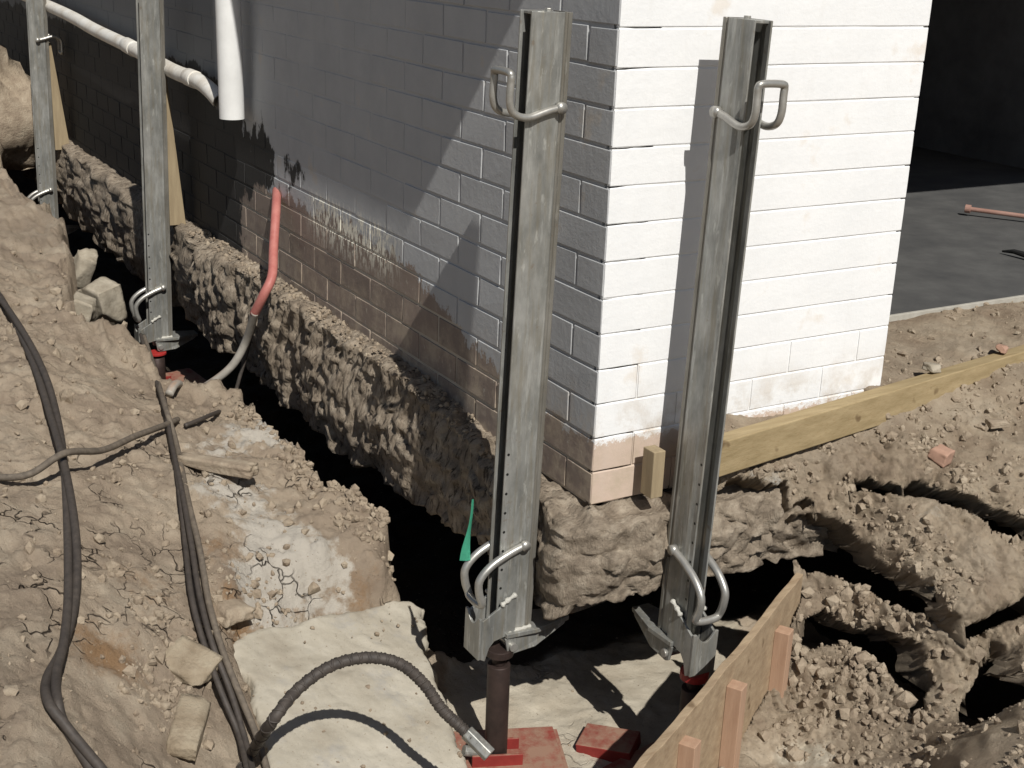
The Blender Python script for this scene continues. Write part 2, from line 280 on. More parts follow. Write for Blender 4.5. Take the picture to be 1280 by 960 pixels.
# ------------------------------------------------------------------ terrain
def rbf(pts, smooth=1e-4):
    A = np.array(pts); X = A[:, :2]; d = np.sqrt(((X[:, None]-X[None])**2).sum(-1)+1e-4); n = len(X)
    K = np.zeros((n+3, n+3)); K[:n, :n] = d+np.eye(n)*smooth; K[:n, n] = 1; K[:n, n+1:] = X; K[n, :n] = 1; K[n+1:, :n] = X.T
    s = np.linalg.solve(K, np.concatenate([A[:, 2], np.zeros(3)]))
    def f(x, y):
        x = np.asarray(x, float); y = np.asarray(y, float); r = s[n]+s[n+1]*x+s[n+2]*y
        for i in range(n): r = r+s[i]*np.sqrt((x-X[i, 0])**2+(y-X[i, 1])**2+1e-4)
        return r
    return f
def inpoly(x, y, poly):
    c = np.zeros(np.shape(x), bool); n = len(poly)
    for i in range(n):
        x1, y1 = poly[i]; x2, y2 = poly[(i+1) % n]
        if y1 == y2: continue
        c ^= ((y1 > y) != (y2 > y)) & (x < (x2-x1)*(y-y1)/(y2-y1)+x1)
    return c
def sstep(x, a, b): t = np.clip((x-a)/(b-a), 0, 1); return t*t*(3-2*t)
cpL = [(80, 290, -1.12), (85, 400, -1.16), (150, 418, -1.2), (180, 440, -1.28), (215, 492, -1.37), (300, 500, -1.42), (345, 545, -1.42), (400, 609, -1.43), (450, 630, -1.45), (487, 665, -1.48),
       (0, 285, -1.1), (0, 400, -1.13), (40, 360, -1.13), (0, 500, -1.18), (100, 500, -1.21), (100, 600, -1.26), (100, 650, -1.29), (200, 600, -1.33), (300, 600, -1.38), (300, 650, -1.41), (360, 640, -1.43), (0, 650, -1.24), (0, 750, -1.28), (0, 850, -1.30), (100, 780, -1.36), (50, 959, -1.38), (130, 900, -1.45), (160, 800, -1.42),
       (200, 700, -1.40), (200, 850, -1.52), (250, 800, -1.50), (240, 959, -1.60), (400, 690, -1.46), (480, 705, -1.51), (290, 740, -1.47), (300, 795, -1.58), (400, 768, -1.62), (500, 748, -1.66),
       (350, 900, -1.69), (320, 959, -1.69), (350, 810, -1.64), (450, 850, -1.73), (450, 790, -1.68), (520, 790, -1.75), (530, 900, -1.80), (450, 959, -1.78), (620, 940, -1.86), (700, 860, -1.86), (750, 910, -1.86)]
ptsL = [tuple(P(u, v, z=z)) for u, v, z in cpL]+[(-3, -2, -1.35), (-3, 1, -1.2), (-3, 5, -1.05), (-3, 9, -1.0), (-1, -2, -1.6), (-.9, 6, -1.05), (-1.5, 9, -1.0), (-.6, 9, -1.0), (.6, 0, -1.88), (.6, 1, -1.88), (.6, -1, -1.88), (0, -1.5, -1.88), (.6, -2, -1.88), (.2, .5, -1.88)]
fL = rbf(ptsL)
edge = [tuple(P(u, v, z=z)[:2]) for u, v, z in cpL[:10]]
trench = [(-.42, 9.5), (-.42, 5.8), (-.5, 5.0), (-.46, 3.6)]+edge+[(-.16, .62), (-.12, .5), (1.5, .5), (1.5, 9.5)]
def seg_dist(x, y, poly):
    d = np.full(np.shape(x), 9.)
    for (x1, y1), (x2, y2) in zip(poly[:-1], poly[1:]):
        L2 = (x2-x1)**2+(y2-y1)**2+1e-9; t = np.clip(((x-x1)*(x2-x1)+(y-y1)*(y2-y1))/L2, 0, 1); d = np.minimum(d, np.hypot(x-x1-t*(x2-x1), y-y1-t*(y2-y1)))
    return d
POSTPIT = -1.76
def cover(x, y):
    pad = [(548, 850), (575, 800), (900, 740), (1100, 1300), (570, 1300), (572, 960)]
    pu, pv = proj(x, y, fL(x, y)); wx = pu+9*fbm(x*11, y*11, 0, 4, 41); wy = pv+7*fbm(x*11, y*11, 3, 4, 51)
    ins = inpoly(wx, wy, pad); d = seg_dist(wx, wy, pad+pad[:1])/500
    a = np.where(ins, .5+d*16, .5-d*16); a = np.clip(a, 0, 1)*(y < 1.6)*(x > -1.2)
    def blob(u, v, z, r): c = P(u, v, z=z); return np.exp(-((x-c[0])**2+(y-c[1])**2)/r**2)
    wht = .9*blob(330, 545, -1.38, .16)+.8*blob(290, 620, -1.39, .15)+.95*blob(330, 720, -1.46, .1)+.9*blob(350, 670, -1.42, .12)+.6*blob(420, 690, -1.46, .08)+.5*blob(260, 570, -1.37, .1)+.25*blob(50, 300, -1.12, .3)
    org = .75*blob(300, 770, -1.52, .08)+.7*blob(360, 745, -1.55, .08)+.6*blob(450, 730, -1.54, .1)+.8*blob(130, 830, -1.43, .10)+.5*blob(180, 740, -1.4, .14)+.6*blob(270, 690, -1.43, .08)
    return a, np.clip(wht, 0, 1), np.clip(org, 0, 1)
SLAB = [(289, 806), (312, 788), (338, 781), (385, 772), (432, 757), (470, 752), (506, 744), (521, 749), (531, 776), (536, 830), (556, 880), (590, 960), (640, 1100), (330, 1100), (334, 960), (322, 905), (308, 860)]
_A = np.array([P(400, 768, z=-1.600), P(500, 748, z=-1.635), P(350, 900, z=-1.655), P(530, 880, z=-1.73)]); _S = np.linalg.lstsq(np.c_[np.ones(4), _A[:, :2]], _A[:, 2], rcond=None)[0]
def slabz(x, y): return _S[0]+_S[1]*x+_S[2]*y
def inslab(x, y, wob=0.):
    u, v = proj(x, y, slabz(x, y)); u = u+wob*(7*fbm(x*16, y*16, 0, 4, 441)); v = v+wob*(5*fbm(x*16, y*16, 4, 4, 451)); return inp_d(u, v, SLAB)
def inp_d(u, v, poly):
    i = inpoly(u, v, poly); d = seg_dist(u, v, poly+poly[:1]); return np.where(i, d, -d)
def zL(x, y, fine=True):
    x = np.asarray(x, float); y = np.asarray(y, float)
    z = fL(x, y); pad, wht, org = cover(x, y)
    k = 1-.93*pad
    jx = x+.035*fbm(x*7, y*7, 0, 3, 11); jy = y+.035*fbm(x*7, y*7, 9, 3, 12)
    ins = inpoly(jx, jy, trench); d = seg_dist(jx, jy, trench); s = sstep(np.where(ins, d, -d), -.004, .035)
    d1, d2, idv = cell(jx*14, jy*14, 3); crumb = (d2-d1); ta = cell.tilt
    e1, e2, id2 = cell(x*34+2*fbm(x*5, y*5, 0, 2, 4), y*34, 5); tb = cell.tilt
    ro = .5+.5*np.clip(fbm(x*2.2, y*2.2, 0, 2, 77)*1.6, -1, 1)
    n = .028*fbm(x*3.1, y*3.1, 0, 4, 1)+.008*bill(x*9, y*9, 0, 3, 21)*ro+.009*fbm(x*24, y*24, 0, 4, 31)
    n = n+(.006*np.clip(crumb*5, 0, 1)+.007*(idv-.5)+.012*ta)*ro+.003*np.clip((e2-e1)*4, 0, 1)*(id2 > .35)*ro+.008*tb*ro+.005*fbm(x*70, y*70, 0, 2, 33)
    rim = np.exp(-(d/.07)**2)*(~ins); n = n+rim*(.02*bill(x*22, y*22, 0, 2, 61)+.012)
    z = z+n*k*(1+.3*wht)+pad*.006*fbm(x*5, y*5, 0, 3, 8)
    floor = -1.90+.02*fbm(x*8, y*8, 0, 3, 2)+.08*np.exp(-((y-3.2)/.5)**2)
    sl = inslab(x, y); z = np.where(sl > 0, np.minimum(z, slabz(x, y)-.015-.04*np.clip(sl/14, 0, 1)), z)
    return z*(1-s)+np.minimum(floor, z)*s
def grid(name, xs, ys, zf, mt, keep=None, cov=None, skirt=.07, hdisp=None, pit_shade=None):
    X, Y = np.meshgrid(xs, ys, indexing='ij'); Z = zf(X, Y)
    nx, ny = X.shape; idx = np.arange(nx*ny).reshape(nx, ny)
    q = np.stack([idx[:-1, :-1], idx[1:, :-1], idx[1:, 1:], idx[:-1, 1:]], -1).reshape(-1, 4)
    if keep is not None: K = keep(X, Y, Z).ravel(); q = q[K[q].all(1)]
    V = np.stack([X.ravel(), Y.ravel(), Z.ravel()], -1)
    if hdisp is not None: V = hdisp(V)
    cv = np.zeros((len(V), 4)); cv[:, 3] = 1
    if cov:
        a, b, c = cov(X, Y)[:3]; cv[:, 0] = a.ravel(); cv[:, 1] = b.ravel(); cv[:, 2] = c.ravel()
        if pit_shade: cv[:, 3] = 1-pit_shade(X, Y).ravel()
    if skirt: # give every rim a thickness, turned inwards
        E = np.concatenate([q[:, [0, 1]], q[:, [1, 2]], q[:, [2, 3]], q[:, [3, 0]]]); key = np.sort(E, 1); kk = key[:, 0]*len(V)+key[:, 1]
        u_, inv, cnt = np.unique(kk, return_inverse=True, return_counts=True); be = E[cnt[inv] == 1]
        bv = np.unique(be); mp = {}; newv = []; base = len(V)
        off1 = np.stack([.008*vn(V[bv, 0]*40, V[bv, 1]*40, 1, 5), .012+.015*vn(V[bv, 0]*30, V[bv, 1]*30, 2, 6), -skirt*(.7+.5*vn(V[bv, 0]*25, V[bv, 1]*25, 3, 7))], -1)
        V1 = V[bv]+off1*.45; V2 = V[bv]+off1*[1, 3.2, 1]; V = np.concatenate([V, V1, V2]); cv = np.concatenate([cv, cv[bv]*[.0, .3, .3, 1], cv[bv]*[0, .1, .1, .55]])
        m1 = {int(b): base+i for i, b in enumerate(bv)}; n1 = len(bv)
        qs = [[a, b, m1[b], m1[a]][::-1] for a, b in be.tolist()]+[[m1[a], m1[b], m1[b]+n1, m1[a]+n1][::-1] for a, b in be.tolist()]
        q = np.concatenate([q, np.array(qs)])
    used = np.unique(q); re = np.full(len(V), -1); re[used] = np.arange(len(used)); V = V[used]; cv = cv[used]; q = re[q]
    me = bpy.data.meshes.new(name); me.from_pydata(V.tolist(), [], q.tolist()); me.update()
    ca = me.color_attributes.new('cover', 'FLOAT_COLOR', 'POINT'); ca.data.foreach_set('color', cv.ravel())
    return link(name, me, mt)
def axis(lo, hi, fine, a, b, coarse):
    p = [a]
    while p[-1] < b: p.append(p[-1]+fine)
    l = [a]; st = fine
    while l[-1] > lo: st = min(st*1.08, coarse); l.append(l[-1]-st)
    h = [p[-1]]; st = fine
    while h[-1] < hi: st = min(st*1.05, coarse); h.append(h[-1]+st)
    return np.array(l[:0:-1]+p+h[1:])
xs = axis(-3, 1.2, .0085, -1.5, .25, .06); ys = axis(-2.2, 9.5, .0085, -.3, 2.6, .05)
def pit_shade(x, y):  # mask that paints the dark under the footing into the soil colour
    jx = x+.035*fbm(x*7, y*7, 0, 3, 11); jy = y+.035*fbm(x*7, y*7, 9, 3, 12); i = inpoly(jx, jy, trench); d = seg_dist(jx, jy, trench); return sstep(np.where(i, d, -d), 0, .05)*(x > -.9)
bank = tag(grid('soil_bank', xs, ys, zL, M['soil'], cov=cover, skirt=0, pit_shade=pit_shade), kind='structure', label='cracked dry clay bank and pit floor beside the footing')
M['slabm'] = mat('pale_cement', [(.29, .255, .20), (.37, .335, .27), (.44, .405, .335)], .93, scale=6, bump=.5, bscale=90, bdist=.004, extra=lambda N, L, out, tc, b: mixc(N, L, mth(N, L, 'MULTIPLY', ramp(N, L, ns(N, L, tc, 9, 7, .7), .54, .68), .6), mixc(N, L, mth(N, L, 'MULTIPLY', ramp(N, L, ns(N, L, tc, 130, 4), .38, .30), .6), out, (.2, .16, .12)), (.29, .28, .265)), spec=.15)
sx_ = np.arange(-1.0, .1, .0055); sy_ = np.arange(-.5, 1.1, .0055)
slab = grid('concrete_pad', sx_, sy_, lambda X, Y: slabz(X, Y)+.005*fbm(X*6, Y*6, 0, 3, 461)+.0025*fbm(X*30, Y*30, 0, 3, 465)-.02*np.exp(-np.clip(inslab(X, Y, 1.), 0, 99)/3.5), M['slabm'], keep=lambda X, Y, Z: inslab(X, Y, 1.) > 0, skirt=.10)
tag(slab, 'pale flat topped cement pad under the arching braided hose', 'concrete pad')
# ---- right hand side
BA = Vector((.474, -.243)); BB = Vector((-.62, -.872)); BD = (BB-BA).normalized(); BN = Vector((-BD.y, BD.x))
if BN.x < 0: BN = -BN          # outward, away from the pit
cpR = [(1060, 640, -1.2), (1150, 690, -1.205), (1200, 765, -1.25), (1000, 650, -1.20), (1100, 680, -1.215), (1040, 715, -1.32), (1100, 742, -1.33), (1180, 792, -1.34), (1000, 700, -1.29), (1020, 765, -1.38), (1085, 778, -1.385),
       (1050, 800, -1.42), (1085, 850, -1.455), (1020, 840, -1.47), (978, 880, -1.55), (950, 959, -1.57), (1050, 930, -1.53), (1120, 900, -1.48), (1150, 950, -1.47), (1170, 850, -1.43), (1200, 890, -1.44), (1230, 870, -1.42), (1230, 790, -1.33), (1250, 830, -1.37),
       (1279, 770, -1.30), (1279, 700, -1.215), (1200, 640, -1.14), (1279, 640, -1.13), (1200, 600, -1.10), (1100, 585, -1.095), (1279, 520, -1.05), (1000, 600, -1.09), (1279, 560, -1.075), (1279, 880, -1.27), (1240, 920, -1.29), (1279, 950, -1.26), (1200, 955, -1.33)]
ptsR = [tuple(P(u, v, z=z)) for u, v, z in cpR]+[(.3, -.075, -.965), (.3, 0, -.955), (.9, 0, -.95), (.95, .42, -.925), (1.4, .42, -.925), (2.4, .42, -.925), (3.3, .42, -.925), (1.6, .1, -.95), (3.3, 0, -.95), (.95, .15, -.94), (2, -.2, -1.02), (3.3, -.6, -1.1), (2, -1, -1.15), (3.3, -2.2, -1.2), (1, -2.2, -1.2), (-.4, -2.2, -1.3), (-.5, -1.2, -1.45), (-1.5, -2.2, -1.5), (.3, -1.3, -1.25),
      (1.1, -.03, -1.0), (.6, -.09, -1.05), (.85, -.07, -1.03)]
cpX = []
for x_, y_, z_ in ptsR[len(cpR):]:
    u_, v_ = proj(x_, y_, z_)
    if -200 < u_ < 3200 and 200 < v_ < 3000 and (x_-CP[0])*fw[0]+(y_-CP[1])*fw[1] > .5: cpX.append((float(u_), float(v_), z_))
fUV = rbf([(u/100, v/100, z) for u, v, z in cpR+cpX+[(1900, 360, -.92), (1900, 560, -1.1), (1900, 900, -1.2), (1500, 1300, -1.25), (1000, 1300, -1.45), (1600, 480, -1.05), (1500, 395, -.93), (1300, 375, -.92), (1110, 396, -.925), (1180, 440, -.94), (1279, 425, -.935)]], 1e-3)
def zUV(u, v): return fUV(np.asarray(u)/100, np.asarray(v)/100)
fR = rbf(ptsR)
def zR(x, y): return fR(x, y)
DR = np.array([-.40, -.68, .61])
def dispR(V):
    x, y, z = V.T; a = x; b = (y-z)*.72
    wa = a+.02*fbm(a*9, b*9, 0, 3, 141); wb = b+.02*fbm(a*9, b*9, 5, 3, 145)
    d1, d2, idv = cell(wa*12, wb*12, 13); ta = cell.tilt; e1, e2, id2 = cell(wa*31, wb*31, 15); tb = cell.tilt
    u, v = proj(x, y, z); amp = 1-.75*sstep(y, -.14, -.05)
    flat = sstep(inp_d(u, v, [(1130, 990), (1178, 950), (1230, 905), (1300, 862), (1600, 900), (1600, 1200), (1100, 1200)]), -8, 10)
    sand = np.exp(-(((u-1000)/110)**2+((v-945)/45)**2)); smooth = np.exp(-(((u-1240)/90)**2+((v-560)/55)**2)); lump = np.exp(-(((u-1180)/90)**2+((v-690)/50)**2))
    mound = np.exp(-(((u-1065)/75)**2+((v-855)/50)**2)); ridge = np.exp(-((np.abs(u-1080)/110)**2+((v-750)/35)**2))
    hd = np.full(u.shape, -99.)
    for h in HOLES[:5]: hd = np.maximum(hd, inp_d(u, v, h))
    lip = np.exp(-np.clip(-hd, 0, 99)/9.)
    k = (1-.85*flat)*(1-.5*sand)*(1-.6*smooth)*(1-.1*lump)
    n = .014*fbm(x*7, y*7, z*7, 4, 71)+.011*fbm(x*26, y*26, z*26, 5, 75, .6)-.010*sstep(fbm(x*17, y*17, z*17, 3, 79), .25, .7)+(.008*np.clip((d2-d1)*4, 0, 1)+.012*(idv-.5)+.03*ta)*(.45+.8*mound+.7*ridge)+(.004*np.clip((e2-e1)*4, 0, 1)*(id2 > .3)+.02*tb)*(.7+.4*mound)+.005*fbm(x*80, y*80, z*80, 3, 90)
    n = n*amp*k-.015*lip*(y < -.1)+.012*fbm(x*13, y*13, z*13, 3, 96)*np.exp(-np.clip(-hd, 0, 99)/22.)*(y < -.1)
    return V+DR[None]*n[:, None]
def inp_d(u, v, poly):
    i = inpoly(u, v, poly); d = seg_dist(u, v, poly+poly[:1]); return np.where(i, d, -d)
HOLES = [[(972, 648), (1010, 642), (1050, 653), (1085, 678), (1112, 698), (1150, 727), (1182, 760), (1204, 782), (1182, 788), (1150, 768), (1110, 752), (1085, 732), (1040, 714), (1008, 706), (988, 684)],
         [(998, 778), (1030, 763), (1080, 783), (1120, 783), (1158, 803), (1166, 850), (1154, 888), (1140, 892), (1132, 862), (1105, 830), (1070, 806), (1040, 800), (1004, 814)],
         [(1222, 850), (1242, 798), (1258, 815), (1280, 840), (1310, 850), (1310, 858), (1245, 890), (1212, 908), (1192, 895), (1208, 872)],
         [(1052, 603), (1090, 594), (1130, 602), (1180, 605), (1230, 628), (1300, 655), (1300, 682), (1250, 664), (1222, 645), (1190, 624), (1130, 615), (1070, 610)],
         [(1190, 797), (1215, 778), (1300, 738), (1300, 754), (1225, 790), (1195, 804)],
         [(930, 662), (935, 648), (975, 640), (1010, 622), (1018, 628), (990, 644), (955, 662)]]
def keepR(X, Y, Z):
    s = (X-BA.x)*BN.x+(Y-BA.y)*BN.y; t = (X-BA.x)*BD.x+(Y-BA.y)*BD.y
    k = (s > .012) & (t > -.02)
    k |= (t <= .0) & (X > .50+.02*fbm(X*9, Y*9, 0, 2, 5))
    k |= (X > .27) & (Y > -.128) & (X > .27)
    k &= ~((X < .50) & (Y > -.26) & (Y < -.128) & (s < .012))
    u, v = proj(X, Y, Z); du = 5*fbm(X*20, Y*20, 0, 3, 101, .5); dv = 5*fbm(X*20, Y*20, 4, 3, 105, .5)
    for h in HOLES: k &= ~inpoly(u+du, v+dv, h)
    return k
def covR(X, Y):
    u, v = proj(X, Y, fR(X, Y)); g = lambda a, b, ra, rb: np.exp(-(((u-a)/ra)**2+((v-b)/rb)**2))
    pad = .62*g(1010, 940, 70, 45); wht = .7*g(950, 610, 50, 25)+.4*g(1180, 650, 60, 30)+.3*g(1130, 890, 40, 30); org = .5*g(1100, 740, 60, 30)
    return np.clip(pad, 0, 1), np.clip(wht, 0, 1), np.clip(org, 0, 1)
ur = axis(300, 2300, 2.1, 800, 1300, 14); vr = axis(330, 1500, 2.1, 365, 975, 12)
def sheetR():
    U, W = np.meshgrid(ur, vr, indexing='ij'); Z = zUV(U, W)+.008*fbm(U/55, W/40, 0, 3, 72)
    d = fw[None, None]+rt[None, None]*((U-640)/F)[..., None]-up[None, None]*((W-480)/F)[..., None]
    t = (Z-CP[2])/d[..., 2]; X = CP[0]+d[..., 0]*t; Y = CP[1]+d[..., 1]*t
    K = keepR(X, Y, Z) & (t > 0) & (t < 9) & (Y < .425) & (X > -1.6)
    n1, n2 = X.shape; idx = np.arange(n1*n2).reshape(n1, n2); q = np.stack([idx[:-1, :-1], idx[:-1, 1:], idx[1:, 1:], idx[1:, :-1]], -1).reshape(-1, 4); q = q[K.ravel()[q].all(1)]
    V = dispR(np.stack([X.ravel(), Y.ravel(), Z.ravel()], -1))
    g = lambda a, b, ra, rb: np.exp(-(((U-a)/ra)**2+((W-b)/rb)**2)).ravel()
    cv = np.ones((len(V), 4)); cv[:, 0] = np.clip(.62*g(1010, 945, 70, 40), 0, 1); cv[:, 1] = np.clip(.7*g(950, 610, 50, 25)+.4*g(1180, 650, 60, 30)+.35*g(1130, 890, 40, 30), 0, 1); cv[:, 2] = np.clip(.5*g(1100, 740, 60, 30), 0, 1)
    E = np.concatenate([q[:, [0, 1]], q[:, [1, 2]], q[:, [2, 3]], q[:, [3, 0]]]); key = np.sort(E, 1); kk = key[:, 0]*len(V)+key[:, 1]
    u_, inv, cnt = np.unique(kk, return_inverse=True, return_counts=True); be = E[cnt[inv.ravel()] == 1]; bv = np.unique(be)
    ub, wb_ = U.ravel()[bv], W.ravel()[bv]; far_ = np.zeros(len(bv), bool)
    for h in HOLES: far_ |= inpoly(ub, wb_+9, h)
    far_ |= (ub < 1015) & (wb_ < 690)
    yf = np.where(far_, 1., -.12)[:, None]
    B = V[bv]; rr = 1+.5*vn(B[:, 0]*22, B[:, 1]*22, B[:, 2]*22, 5); rings = [V]; cvs = [cv]; m_ = {int(b): i for i, b in enumerate(bv)}; base = len(V); qs = [q]; pr = bv
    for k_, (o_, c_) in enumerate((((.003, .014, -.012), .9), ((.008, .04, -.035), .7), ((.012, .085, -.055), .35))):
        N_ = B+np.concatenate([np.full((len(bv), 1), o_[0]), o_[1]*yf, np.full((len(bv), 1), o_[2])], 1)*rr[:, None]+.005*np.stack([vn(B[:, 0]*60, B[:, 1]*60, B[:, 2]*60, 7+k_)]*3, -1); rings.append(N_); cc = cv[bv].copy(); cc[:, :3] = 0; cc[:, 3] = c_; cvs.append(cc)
        new = np.arange(base, base+len(bv)); a = np.array([m_[int(e)] for e in be[:, 0]]); b = np.array([m_[int(e)] for e in be[:, 1]])
        qs.append(np.stack([pr[a], new[a], new[b], pr[b]], -1)); pr = new; base += len(bv)
    V2 = np.concatenate(rings); cv2 = np.concatenate(cvs); q = np.concatenate(qs); used = np.unique(q); re = np.full(len(V2), -1); re[used] = np.arange(len(used))
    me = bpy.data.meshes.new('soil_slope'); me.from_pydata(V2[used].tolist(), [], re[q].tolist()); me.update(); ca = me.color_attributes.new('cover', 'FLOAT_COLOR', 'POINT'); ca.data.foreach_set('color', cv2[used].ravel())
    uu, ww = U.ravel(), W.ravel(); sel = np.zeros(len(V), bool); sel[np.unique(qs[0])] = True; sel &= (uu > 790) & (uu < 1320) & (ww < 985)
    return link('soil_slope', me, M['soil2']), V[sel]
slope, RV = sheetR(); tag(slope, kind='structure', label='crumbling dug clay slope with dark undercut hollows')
# lower floor under everything and ground out to the horizon
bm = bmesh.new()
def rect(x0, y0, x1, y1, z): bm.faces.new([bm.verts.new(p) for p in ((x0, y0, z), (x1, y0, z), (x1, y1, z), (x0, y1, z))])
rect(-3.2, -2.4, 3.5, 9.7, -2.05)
tag(bmobj('pit_floor', bm, M['dark'], center=False), kind='structure', label='dark soil at the bottom of the dig')
bm = bmesh.new(); O = [(-60, -60), (60, -60), (60, 60), (-60, 60)]; I = [(-2.98, -2.18), (3.38, -2.18), (3.38, 9.48), (-2.98, 9.48)]
vo = [bm.verts.new((x, y, -1.15)) for x, y in O]; vi = [bm.verts.new((x, y, -1.15)) for x, y in I]; vl = [bm.verts.new((x, y, -2.1)) for x, y in I]
for i in range(4): j = (i+1) % 4; bm.faces.new((vo[i], vo[j], vi[j], vi[i])); bm.faces.new((vi[i], vi[j], vl[j], vl[i]))
tag(bmobj('ground', bm, M['soil'], center=False), kind='structure', label='level dry clay ground round the dig')
# rays on to the terrain
def G(u, v, lift=0., f=None, keep=None):
    f = f or zL; d = ray(u, v); t = np.arange(1.2, 10, .004); X = CP[0]+d[0]*t; Y = CP[1]+d[1]*t; Z = CP[2]+d[2]*t
    h = f(X, Y); b = np.where(Z < h)[0]; i = b[0] if len(b) else len(t)-1
    return Vector((X[i], Y[i], float(h[i])+lift))
def GR(u, v, lift=0.):
    q = P(u, v, z=float(zUV(u, v))); return Vector((q[0], q[1], q[2]+lift))
# ------------------------------------------------------------------ house
house = thing('brick_house', (0, 0, 0), 'white painted brick house corner standing on its exposed undermined footing', 'house')
H = .086; NT = 14; BL = .24
def brick(bm, x0, x1, z0, z1, side, seed):
    nf = len(bm.faces); lay = bm.faces.layers.float.get('bv') or bm.faces.layers.float.new('bv'); rnd = random.Random(seed); j = lambda a: rnd.uniform(-a, a); dpt = j(.0008)
    if side == 'L': dpt = dpt*.5+.0021*min(1, max(0, (x0-.75)/.4))*(1 if z0 > -.66 else .35)
    if side == 'L': vs = box(bm, (.055+dpt, (x0+x1)/2, (z0+z1)/2), (.11, x1-x0, z1-z0), Matrix.Rotation(j(.004), 3, 'X'))
    else: vs = box(bm, ((x0+x1)/2, .055+dpt, (z0+z1)/2), (x1-x0, .11, z1-z0), Matrix.Rotation(j(.003), 3, 'Y'))
    for v in vs: v.co += Vector((j(.0012), j(.0012), j(.0014)))
    bm.faces.ensure_lookup_table(); val = rnd.random()**2
    for f in bm.faces[nf:]: f[lay] = val
bm = bmesh.new(); s = 0
for n in range(-16, 13):
    zt = -H*n-.0045; zb = -H*(n+1)+.0045
    # side wall (x = 0 face)
    y = 0.0 if n % 2 else 0.0; first = .115 if n % 2 == 0 else .235
    a = .0015; b = first
    while a < 9.2: brick(bm, a, b-.004, zt, zb, 'L', s); s += 1; a = b+.005; b = a+.23
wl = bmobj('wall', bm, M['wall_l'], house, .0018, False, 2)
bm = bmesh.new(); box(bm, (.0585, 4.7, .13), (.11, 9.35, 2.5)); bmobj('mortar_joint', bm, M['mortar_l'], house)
# front face: courses with only the bed joints open, real bricks in the bottom rows
WD = .93
bm = bmesh.new()
def course(zt, zb, x0, x1, seed):
    n = max(2, int((x1-x0)/.02)); rows = [(0, .0026), (.014, .0012), (.035, 0.), (.5, -.0003), (.965, 0), (.986, .0012), (1, .0026)]
    V = []
    for i in range(n+1):
        x = x0+(x1-x0)*i/n; c = []
        for t, d in rows:
            wz = .0019*float(fbm(x*14, seed*3.3+round(t), 0, 3, 7)); c.append(bm.verts.new((x, d+.0005*float(vn(x*9, seed, t, 3)), zt+(zb-zt)*t+(wz if t in (0, 1) else 0))))
        V.append(c)
    for i in range(n):
        for k in range(len(rows)-1): bm.faces.new((V[i][k], V[i][k+1], V[i+1][k+1], V[i+1][k]))
    for c in (V[0], V[-1]):
        dp = .012 if c is V[0] else .11; b1 = bm.verts.new((c[0].co.x, dp, zt)); b2 = bm.verts.new((c[0].co.x, dp, zb)); bm.faces.new(c+[b2, b1])
for n in range(-16, 13):
    zt = -H*n-.0009; zb = -H*(n+1)+.0009
    if n < 9: course(zt, zb, .0022, WD, n)
    else:
        a = .0022; b = .235 if n % 2 == 0 else .115
        if n == 10: b = .235
        while a < WD-.03: course(zt, zb, a, min(b-.003, WD), n*9+a); a = b+.003; b = a+.234
bmobj('wall', bm, M['wall'], house, 0, False)
bm = bmesh.new(); box(bm, (.515, .0575, .13), (.8, .11, 2.48)); bmobj('mortar_joint', bm, M['mortar'], house)
bm = bmesh.new(); box(bm, (WD-.06, .22, .13), (.1, .3, 2.44)); bmobj('pier_return', bm, M['wall'], house)
# porch interior walls, lintel and roof
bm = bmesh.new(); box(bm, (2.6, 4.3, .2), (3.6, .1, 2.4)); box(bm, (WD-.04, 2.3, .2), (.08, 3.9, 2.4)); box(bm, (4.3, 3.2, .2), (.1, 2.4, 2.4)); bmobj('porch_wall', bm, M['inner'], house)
bm = bmesh.new(); box(bm, (.33, 4.2, 1.40), (1.24, 10., .1)); box(bm, (2.7, 4.55, 1.401), (3.5, 9.3, .1)); bmobj('roof', bm, M['roof'], house)
bm = bmesh.new(); rect(.93, .42, 4.3, 4.4, -.916); bmesh.ops.extrude_face_region(bm, geom=bm.faces[:])
for v in list(bm.verts)[4:]: v.co.z -= .09
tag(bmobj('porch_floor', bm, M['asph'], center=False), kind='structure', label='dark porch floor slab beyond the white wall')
bm = bmesh.new(); box(bm, (2.62, .4115, -.93), (3.36, .013, .05)); bmobj('floor_edge', bm, M['slabm2'], house, .002)
